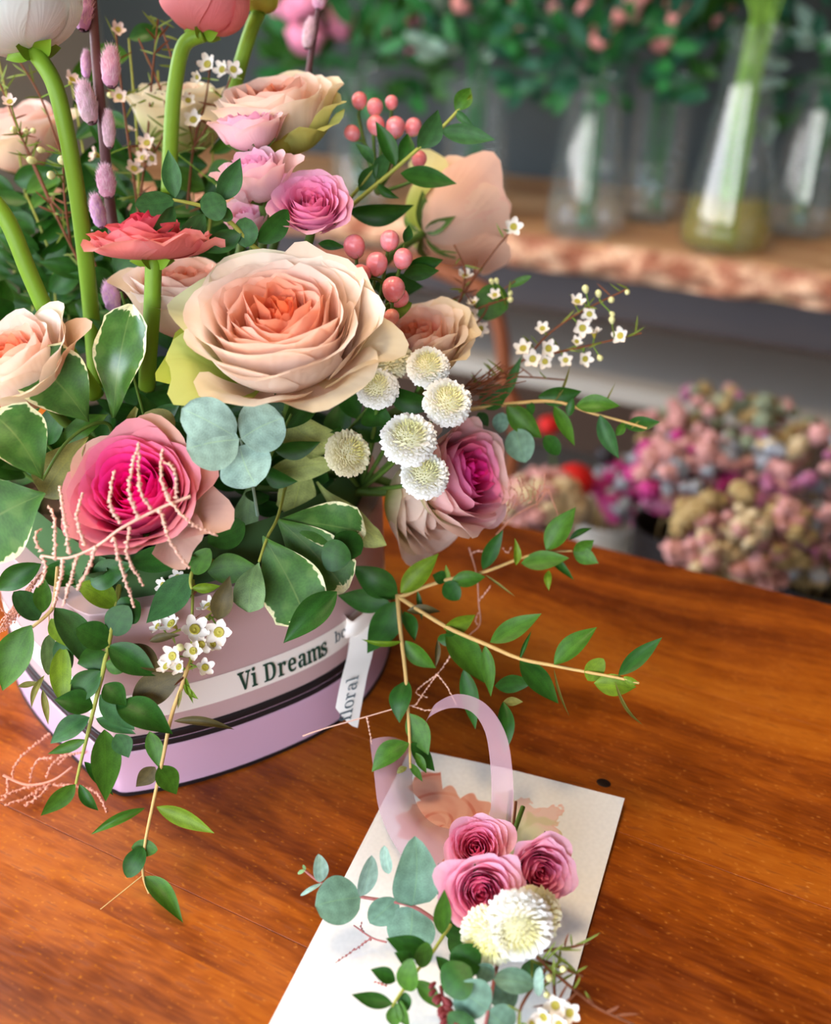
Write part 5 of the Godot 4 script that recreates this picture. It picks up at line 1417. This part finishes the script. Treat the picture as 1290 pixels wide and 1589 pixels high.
	sprig("silver_eucalyptus_sprig", "silver eucalyptus leaves of the corsage below the chrysanthemums", "foliage", gs, [[[775, 1480, 0.452], [767, 1521, 0.436], [758, 1568, 0.426], [750, 1605, 0.421]]], 0.0010, 0.0008, M.pink_twig,
		[[766, 1519, 832, 1527, 38, "leaf_eucalyptus", "oval"], [766, 1519, 740, 1498, 30, "leaf_eucalyptus", "oval"], [758, 1568, 709, 1532, 64, "leaf_eucalyptus", "round"], [758, 1568, 796, 1596, 56, "leaf_eucalyptus", "round"], [768, 1523, 794, 1568, 46, "leaf_eucalyptus", "oval"], [735, 1580, 703, 1605, 54, "leaf_blue", "round"], [822, 1490, 836, 1525, 36, "leaf_deep", "oval"], [836, 1546, 838, 1500, 16, "leaf_silver"], [700, 1500, 745, 1470, 50, "leaf_deep", "oval"], [690, 1540, 730, 1500, 60, "leaf_deep", "oval"]], "round", [M.leaf_silver])
	sprig("eucalyptus_sprig", "green leaves of the corsage tucked under the pink roses", "foliage", gs, [[[760, 1400, 0.477], [720, 1385, 0.477], [690, 1360, 0.480]]], 0.0010, 0.0008, M.green_stem,
		[[720, 1385, 680, 1340, 40, "leaf_deep", "oval"], [700, 1370, 672, 1372, 40, "leaf_deep", "oval"], [720, 1400, 680, 1420, 50, "leaf_deep", "oval"], [740, 1430, 690, 1450, 44, "leaf_deep", "oval"], [800, 1400, 790, 1350, 40, "leaf_deep", "oval"], [730, 1440, 700, 1480, 44, "leaf_deep", "oval"]], "oval", [M.leaf_deep])
	waxflower("waxflower twig of the corsage pointing at the card's long edge", [[[815, 1470, 0.449], [850, 1500, 0.442], [890, 1535, 0.434], [930, 1565, 0.427], [985, 1590, 0.422]], [[830, 1476, 0.448], [870, 1472, 0.448], [896, 1468, 0.448]], [[840, 1490, 0.444], [880, 1505, 0.442], [905, 1515, 0.440]], [[860, 1510, 0.440], [862, 1550, 0.432], [880, 1580, 0.426]], [[850, 1500, 0.442], [810, 1560, 0.429], [805, 1600, 0.422]]],
		[[862, 1560, 0.426, 34], [884, 1572, 0.424, 32], [844, 1578, 0.424, 32], [868, 1590, 0.422, 32], [825, 1590, 0.422, 30]], [[874, 1504, 0.436, 14], [853, 1518, 0.434, 15], [850, 1545, 0.431, 13]], 40, "wax_white", "")
	var st := thing("cut_stems", "green and brown cut stem ends of the corsage by the printed bloom", "stems", G(795, 1310, 0.02))
	for q in [[793, 1228, 787, 1300, 0.0013, "green_stem"], [812, 1252, 793, 1305, 0.0013, "green_stem"], [801, 1244, 795, 1300, 0.0008, "red_twig"], [818, 1330, 800, 1312, 0.0005, "red_twig"], [888, 1320, 872, 1345, 0.0005, "red_twig"], [846, 1290, 838, 1330, 0.0004, "red_twig"]]:
		part(st, "stem", tube(PackedVector3Array([G(q[0], q[1], 0.022) - st.position, G(q[2], q[3], 0.018) - st.position]), q[4], q[4], 6), M[q[5]])
	var wn := thing("wine_red_buds", "wine red bud cluster of the corsage among green leaves", "buds", W(684, 1530, 0.437))
	if LM.has("bud"):
		for k in 16:
			var t := k / 15.0
			var c := W(682 + 14 * t + (rr(4, 13) if k % 2 else rr(-13, -4)), 1530 + 62 * t + rr(-5, 5), 0.437 - 0.014 * t)
			part(wn, "bud", LM.bud, M.wine, Transform3D(up_to(ax(0.7 if k % 2 else -0.7, -0.5, 0.4), k).scaled_local(Vector3(0.0036, 0.0050, 0.0036) * rr(0.7, 1.3)), c - wn.position))
	part(wn, "stem", tube(PackedVector3Array([Vector3.ZERO, W(697, 1600, 0.423) - wn.position]), 0.0008, 0.0008, 5), M.wine)
	fronds("pale pink dried twig of the corsage lying on the card", [[600, 1462, 0.012], [577, 1455, 0.010], [549, 1436, 0.010]], [[[577, 1455, 0.010], [550, 1474, 0.006], [521, 1494, 0.004]], [[565, 1447, 0.010], [560, 1438, 0.012], [562, 1430, 0.014]], [[600, 1530, 0.01], [590, 1526, 0.008], [580, 1524, 0.006]]], 0.0007, true, "pink_twig")
	# sheer ribbon
	var rb := thing("sheer_ribbon", "sheer dusty pink ribbon of the corsage, one loop and one broad tail", "ribbon", G(745, 1320, 0.015))
	var lp := [G(768, 1310, 0.020), G(779, 1255, 0.040), G(778, 1190, 0.058), G(768, 1135, 0.072), G(742, 1098, 0.080), G(705, 1088, 0.078), G(672, 1102, 0.066), G(662, 1120, 0.050)]
	var l2 := smooth(lp, 8)
	part(rb, "loop", sheet(6, l2.size() - 1, func(u, v):
		var i := int(round(v * (l2.size() - 1)))
		var acr := Vector3(0.75, 0.35, 0.55).normalized().lerp(Vector3(0.25, 0.9, 0.2), smoothstep(0.35, 0.75, v)).normalized()
		return l2[i] + acr * (u - 0.5) * lerpf(0.014, 0.012, v) - rb.position), M.sheer)
	# left and right edges of the tail, from the cut end down into the flowers
	var le := smooth([G(574, 1148, 0.030), G(580, 1195, 0.022), G(590, 1262, 0.012), G(622, 1325, 0.010), G(670, 1370, 0.012)], 8)
	var ri := smooth([G(652, 1166, 0.024), G(640, 1205, 0.018), G(648, 1250, 0.014), G(676, 1280, 0.014), G(725, 1290, 0.016)], 8)
	part(rb, "tail", sheet(10, le.size() - 1, func(u, v):
		var i := int(round(v * (le.size() - 1)))
		return le[i].lerp(ri[i], u) + Vector3(0, 0.006 * sin(u * PI), 0) - rb.position), M.sheer)

# ------------------------------------------------------------------ behind the table
func vase(called: String, label: String, px: float, py: float, yb: float, prof: Array, water: Material, level: float) -> Node3D:
	var o := thing(called, label, "vase", G(px, py, yb), "glass vases on the bark edged shelf")
	var outer := []
	var inner := []
	for q in prof:
		outer.append(Vector2(q[0], q[1]))
		inner.append(Vector2(maxf(q[0] - 0.003, 0.001), q[1] + 0.003))
	outer.push_front(Vector2(0.001, prof[0][1]))
	inner.reverse()
	part(o, "glass", lathe(outer + inner, 28), M.glass)
	var wt := [Vector2(0.001, 0.006)]
	for q in prof:
		if q[1] < level:
			wt.append(Vector2(q[0] - 0.004, q[1] + 0.006))
	wt.append(Vector2(0.001, wt[wt.size() - 1].y))
	part(o, "water", lathe(wt, 24), water)
	return o

func blob(r: float, lumps: float) -> ArrayMesh:
	# a small ruffled flower head
	var pos := PackedVector3Array()
	for j in 9:
		var p := PI * (0.02 + 0.96 * j / 8.0)
		for i in 13:
			var a := TAU * i / 12.0
			var k := r * (1.0 + lumps * sin(a * 5.0 + j * 1.3) * sin(p) + lumps * 0.6 * sin(j * 2.9))
			pos.append(Vector3(k * sin(p) * cos(a), k * cos(p) * 0.85, k * sin(p) * sin(a)))
	return finish(pos, grid_idx(12, 8))

func bunch(label: String, group: String, foot: Vector3, mouth: Vector3, centre: Vector3, spread: Vector3, leaf_mats: Array, n_leaf: int, leaf_len: float, heads: Array, head_r: float, n_head: int, stem_n: int, stem_mat: Material, leaf_kind := "lance") -> Node3D:
	var o := thing("flower_bunch", label, "flowers", foot, group)
	for k in stem_n:
		var q := centre + Vector3(rr(-1, 1) * spread.x, rr(-0.6, 0.6) * spread.y, rr(-1, 1) * spread.z) * 0.8
		var m := mouth + Vector3(rr(-1, 1), 0, rr(-1, 1)) * 0.018
		part(o, "stem", tube(smooth([Vector3(rr(-1, 1), 0.0, rr(-1, 1)) * 0.02, m - foot, q - foot], 5), 0.0028, 0.002, 5), stem_mat)
	for k in n_leaf:
		var q := centre + Vector3(rr(-1, 1) * spread.x, rr(-1, 1) * spread.y, rr(-1, 1) * spread.z)
		var dir := (q - mouth).normalized() + Vector3(rr(-1, 1), rr(-0.8, 0.6), rr(-1, 1)) * 0.8
		leaf_at(o, q, q + dir.normalized() * leaf_len * rr(0.7, 1.2), leaf_len * rr(0.35, 0.5), rr(-0.8, 0.8), leaf_kind, leaf_mats[rng.randi() % leaf_mats.size()])
	var hm := blob(1.0, 0.12)
	for k in n_head:
		var q := centre + Vector3(rr(-1, 1) * spread.x, rr(-0.2, 1.1) * spread.y, rr(-1, 1) * spread.z)
		part(o, "flower", hm, heads[rng.randi() % heads.size()], Transform3D(up_to(Vector3(rr(-0.5, 0.5), 1, rr(-0.3, 0.6)).normalized(), rr(0, 6)).scaled_local(Vector3.ONE * head_r * rr(0.7, 1.2)), q - foot))
	return o

func background() -> void:
	var top := -0.079
	# live edge console
	var o := thing("live_edge_shelf", "pale plank shelf with rough bark edge carrying the vases", "shelf", R(0, -0.75, 2.0))
	bar(o, "plank", -1.9, 1.6, -0.137, top, 1.77, 2.24, M.shelf_wood)
	var pos := PackedVector3Array()
	var uv := PackedVector2Array()
	for j in 9:
		for i in 261:
			var a := -1.9 + 3.5 * i / 260.0
			var t := j / 8.0
			var bulge := 0.020 * sin(PI * t) + 0.012 * noise.get_noise_2d(i * 9.0, j * 14.0) + 0.010 * noise.get_noise_2d(i * 3.0, j * 3.0)
			pos.append(R(a, lerpf(-0.139, top + 0.001, t), 1.768 - bulge) - o.position)
			uv.append(Vector2(a * 2.2, t * 0.16))
	part(o, "bark_edge", finish(pos, grid_idx(260, 8), PackedColorArray(), uv), M.bark)
	bar(o, "apron", -1.9, 1.6, -0.225, -0.137, 1.80, 1.84, M.panel)
	bar(o, "lower_shelf", -1.9, 1.6, -0.42, -0.385, 1.86, 2.22, M.bucket_stone)
	bar(o, "back_board", -1.9, 1.6, -0.74, -0.137, 2.22, 2.24, M.wall_brown)
	for a in [-1.85, 1.5]:
		bar(o, "leg", a, a + 0.06, -0.75, -0.137, 1.86, 1.92, M.panel)
	# curved wooden prop under the shelf
	var w := thing("bentwood_chair_back", "curved orange brown wooden upright in front of the dark panel", "chair", R(-0.72, -0.75, 1.35))
	var cp := [B(760, 455, 1.35), B(778, 520, 1.34), B(786, 600, 1.33), B(800, 700, 1.33), R(-0.60, -0.75, 1.36)]
	for k in cp.size():
		cp[k] -= w.position
	part(w, "upright", tube(smooth(cp, 8), 0.011, 0.013, 10), M.orange_wood)
	part(w, "crest", tube(smooth([cp[0], cp[0] + RE * -0.12 + Vector3(0, 0.03, 0), cp[0] + RE * -0.3 + Vector3(0, 0.02, 0)], 6), 0.013, 0.013, 10), M.orange_wood)
	part(w, "upright", tube(smooth([cp[0] + RE * -0.3 + Vector3(0, 0.02, 0), cp[2] + RE * -0.36, R(-1.0, -0.75, 1.36) - w.position], 8), 0.014, 0.016, 10), M.orange_wood)
	# vases
	var cone := [[0.072, 0.0], [0.075, 0.02], [0.070, 0.07], [0.060, 0.15], [0.053, 0.22], [0.052, 0.262], [0.055, 0.275]]
	var tall := [[0.080, 0.0], [0.083, 0.02], [0.074, 0.08], [0.058, 0.17], [0.046, 0.26], [0.044, 0.33], [0.050, 0.36]]
	var cyl := [[0.058, 0.0], [0.060, 0.02], [0.060, 0.10], [0.060, 0.20], [0.061, 0.26]]
	var v1 := vase("glass_vase", "clear tapered glass vase holding dark leaves and coral blossom", 905, 362, top, cone, M.water, 0.12)
	var v2 := vase("glass_vase", "tall clear glass vase with amber water and lime green stalks", 1122, 382, top, tall, M.water_amber, 0.13)
	var v3 := vase("glass_vase", "dim glass vase of dark stems beside the amber one", 1238, 360, top, cone, M.water, 0.10)
	var v4 := vase("glass_vase", "clear glass cylinder vase near the back facing peach rose", 735, 345, top, cyl, M.water, 0.12)
	var v5 := vase("glass_vase", "glass vase of pink roses half hidden behind the top peach rose", 560, 318, top, cyl, M.water, 0.12)
	var v6 := vase("glass_vase", "glass vase between the tapered one and the amber one, set back", 1010, 338, top, cyl, M.water, 0.12)
	var gv := "flower bunches in the glass vases"
	var up := func(v: Node3D, h): return v.position + Vector3(0, h, 0)
	bunch("coral blossom over dark green leaves in the tapered vase", gv, v1.position + Vector3(0, 0.012, 0), up.call(v1, 0.27), up.call(v1, 0.34), Vector3(0.15, 0.10, 0.07), [M.bunch_green, M.bunch_teal], 150, 0.055, [M.bunch_coral, M.bunch_coral, M.dry_rose], 0.016, 26, 8, M.bunch_green, "oval")
	bunch("lime green fan of leafy stalks in the amber vase", gv, v2.position + Vector3(0, 0.012, 0), up.call(v2, 0.34), up.call(v2, 0.52), Vector3(0.12, 0.10, 0.06), [M.bunch_lime, M.leaf_mid], 60, 0.09, [M.bunch_lime], 0.012, 4, 22, M.bunch_lime)
	bunch("dark trailing leaves in the dim vase beside the amber one", gv, v3.position + Vector3(0, 0.012, 0), up.call(v3, 0.26), up.call(v3, 0.32), Vector3(0.11, 0.14, 0.06), [M.bunch_teal, M.leaf_deep, M.leaf_silver], 110, 0.06, [M.bunch_green], 0.01, 2, 8, M.bunch_green)
	bunch("soft green leaves in the cylinder vase", gv, v4.position + Vector3(0, 0.012, 0), up.call(v4, 0.26), up.call(v4, 0.36), Vector3(0.10, 0.07, 0.07), [M.bunch_teal, M.leaf_silver, M.bunch_green], 100, 0.055, [M.dry_rose, M.bunch_coral], 0.016, 10, 8, M.bunch_green, "oval")
	bunch("pink roses over dense green leaves in the half hidden vase", gv, v5.position + Vector3(0, 0.012, 0), up.call(v5, 0.25), up.call(v5, 0.30), Vector3(0.15, 0.085, 0.07), [M.bunch_green, M.leaf_deep], 130, 0.06, [M.bunch_pink], 0.032, 9, 8, M.bunch_green, "oval")
	bunch("dark green leaves with dusty pink blossom in the set back vase", gv, v6.position + Vector3(0, 0.012, 0), up.call(v6, 0.26), up.call(v6, 0.36), Vector3(0.12, 0.09, 0.07), [M.bunch_teal, M.leaf_deep], 100, 0.06, [M.bunch_coral, M.dry_rose], 0.014, 14, 8, M.bunch_green, "oval")
	# buckets of dried flowers on the floor in front of the shelf
	var gb := "buckets of dried flowers in front of the shelf"
	for q in [
		[945, 800, 1.30, "bucket_stone", "pale stone coloured bucket below the red ball", 0.060, 0.24, ["dry_magenta", "dry_grey", "dry_mauve"], "magenta and grey dried flowers in the pale bucket", 1000, 760, 0.075, 0.050],
		[1045, 818, 1.16, "bucket_black", "black bucket between the dried flower bunches", 0.052, 0.22, ["dry_mauve", "dry_magenta", "dry_rose", "dry_grey"], "mauve dried flowers above the black bucket", 1075, 735, 0.075, 0.05],
		[1140, 960, 1.02, "bucket_stone", "stone bucket hidden by the cream dried flowers", 0.05, 0.20, ["dry_cream", "dry_rose", "dry_straw", "dry_mauve"], "cream dried flowers by the table's edge", 1150, 840, 0.085, 0.055],
		[1150, 880, 1.46, "bucket_stone", "stone bucket behind the rosy dried flowers", 0.08, 0.24, ["dry_rose", "dry_rose", "dry_straw", "dry_sage", "dry_mauve"], "tall rosy dried flowers under the shelf", 1130, 680, 0.14, 0.075],
		[1270, 900, 1.20, "bucket_black", "black bucket of mauve dried flowers by the frame edge", 0.06, 0.22, ["dry_mauve", "dry_rose", "dry_grey", "dry_cream"], "mauve and rose dried flowers by the frame edge", 1265, 780, 0.11, 0.10],
		[850, 900, 1.08, "bucket_stone", "stone bucket half hidden behind the bouquet", 0.05, 0.22, ["dry_rose", "dry_rose", "dry_cream"], "pale rose dried flowers behind the trailing sprigs", 840, 790, 0.05, 0.055]]:
		var p := B(q[0], q[1], q[2])
		var h: float = p.y + 0.75
		var foot := Vector3(p.x, -0.75, p.z)
		var bk := thing("bucket", q[4], "bucket", foot, gb)
		var r: float = q[5]
		part(bk, "shell", lathe([Vector2(0.001, 0), Vector2(r * 0.8, 0), Vector2(r * 0.9, h * 0.5), Vector2(r, h), Vector2(r * 1.05, h + 0.004), Vector2(r * 1.0, h + 0.008), Vector2(r * 0.94, h), Vector2(r * 0.82, h * 0.3), Vector2(0.001, h * 0.28)], 28), M[q[3]])
		var c := B(q[9], q[10], q[2] - 0.02)
		var mm := []
		for m in q[7]:
			mm.append(M[m])
		dried(q[8], foot + Vector3(0, h * 0.3, 0), foot + Vector3(0, h, 0), c, q[11], q[12], mm)
	# red ball, dark bead
	var rbp := B(893, 746, 1.22)
	var rbk := thing("red_ball_flower", "round red dried flower head on a stem beside the pale bucket", "flower", rbp)
	part(rbk, "head", blob(0.029, 0.03), M.red_ball)
	part(rbk, "stem", tube(PackedVector3Array([Vector3(0, -0.03, 0), B(900, 840, 1.27) - rbp]), 0.003, 0.003, 6), M.green_stem)
	var r2 := thing("red_ball_flower", "smaller red dried flower head behind the sideways sprig", "flower", B(853, 660, 1.3))
	part(r2, "head", blob(0.017, 0.05), M.red_ball)
	part(r2, "stem", tube(PackedVector3Array([Vector3(0, -0.012, 0), B(880, 840, 1.3) - r2.position]), 0.002, 0.002, 6), M.green_stem)
	var r3 := thing("dark_seed_head", "dark round seed head above the red ball", "flower", B(940, 705, 1.28))
	part(r3, "head", blob(0.015, 0.08), M.bucket_black)
	part(r3, "stem", tube(PackedVector3Array([Vector3(0, -0.01, 0), B(945, 840, 1.28) - r3.position]), 0.002, 0.002, 6), M.red_twig)

func dried(label: String, foot: Vector3, mouth: Vector3, c: Vector3, sx: float, sy: float, mats: Array) -> void:
	var o := thing("dried_flower_bunch", label, "dried flowers", foot, "bunches of dried flowers in front of the shelf")
	for k in 10:
		var q := c + Vector3(rr(-1, 1) * sx, rr(-0.5, 0.5) * sy, rr(-1, 1) * sx * 0.6)
		part(o, "stem", tube(smooth([Vector3.ZERO, mouth - foot + Vector3(rr(-1, 1), 0, rr(-1, 1)) * 0.03, q - foot], 4), 0.0022, 0.0015, 5), M.dry_straw)
	var hm := blob(1.0, 0.38)
	for k in 210:
		var v := Vector3(rr(-1, 1), rr(-1, 1), rr(-1, 1))
		if v.length() > 1.0:
			v = v.normalized() * rr(0.7, 1.0)
		var q := c + Vector3(v.x * sx, v.y * sy, v.z * sx * 0.7)
		var t := noise.get_noise_3d(q.x * 500.0, q.y * 500.0, q.z * 500.0) * 0.5 + 0.5
		var i := clampi(int(t * mats.size() * 0.999 + rr(-0.6, 0.6)), 0, mats.size() - 1)
		part(o, "flower", hm, mats[i], Transform3D(up_to(Vector3(rr(-1, 1), 1, rr(-1, 1)).normalized(), rr(0, 6)).scaled_local(Vector3.ONE * rr(0.005, 0.013)), q - foot))
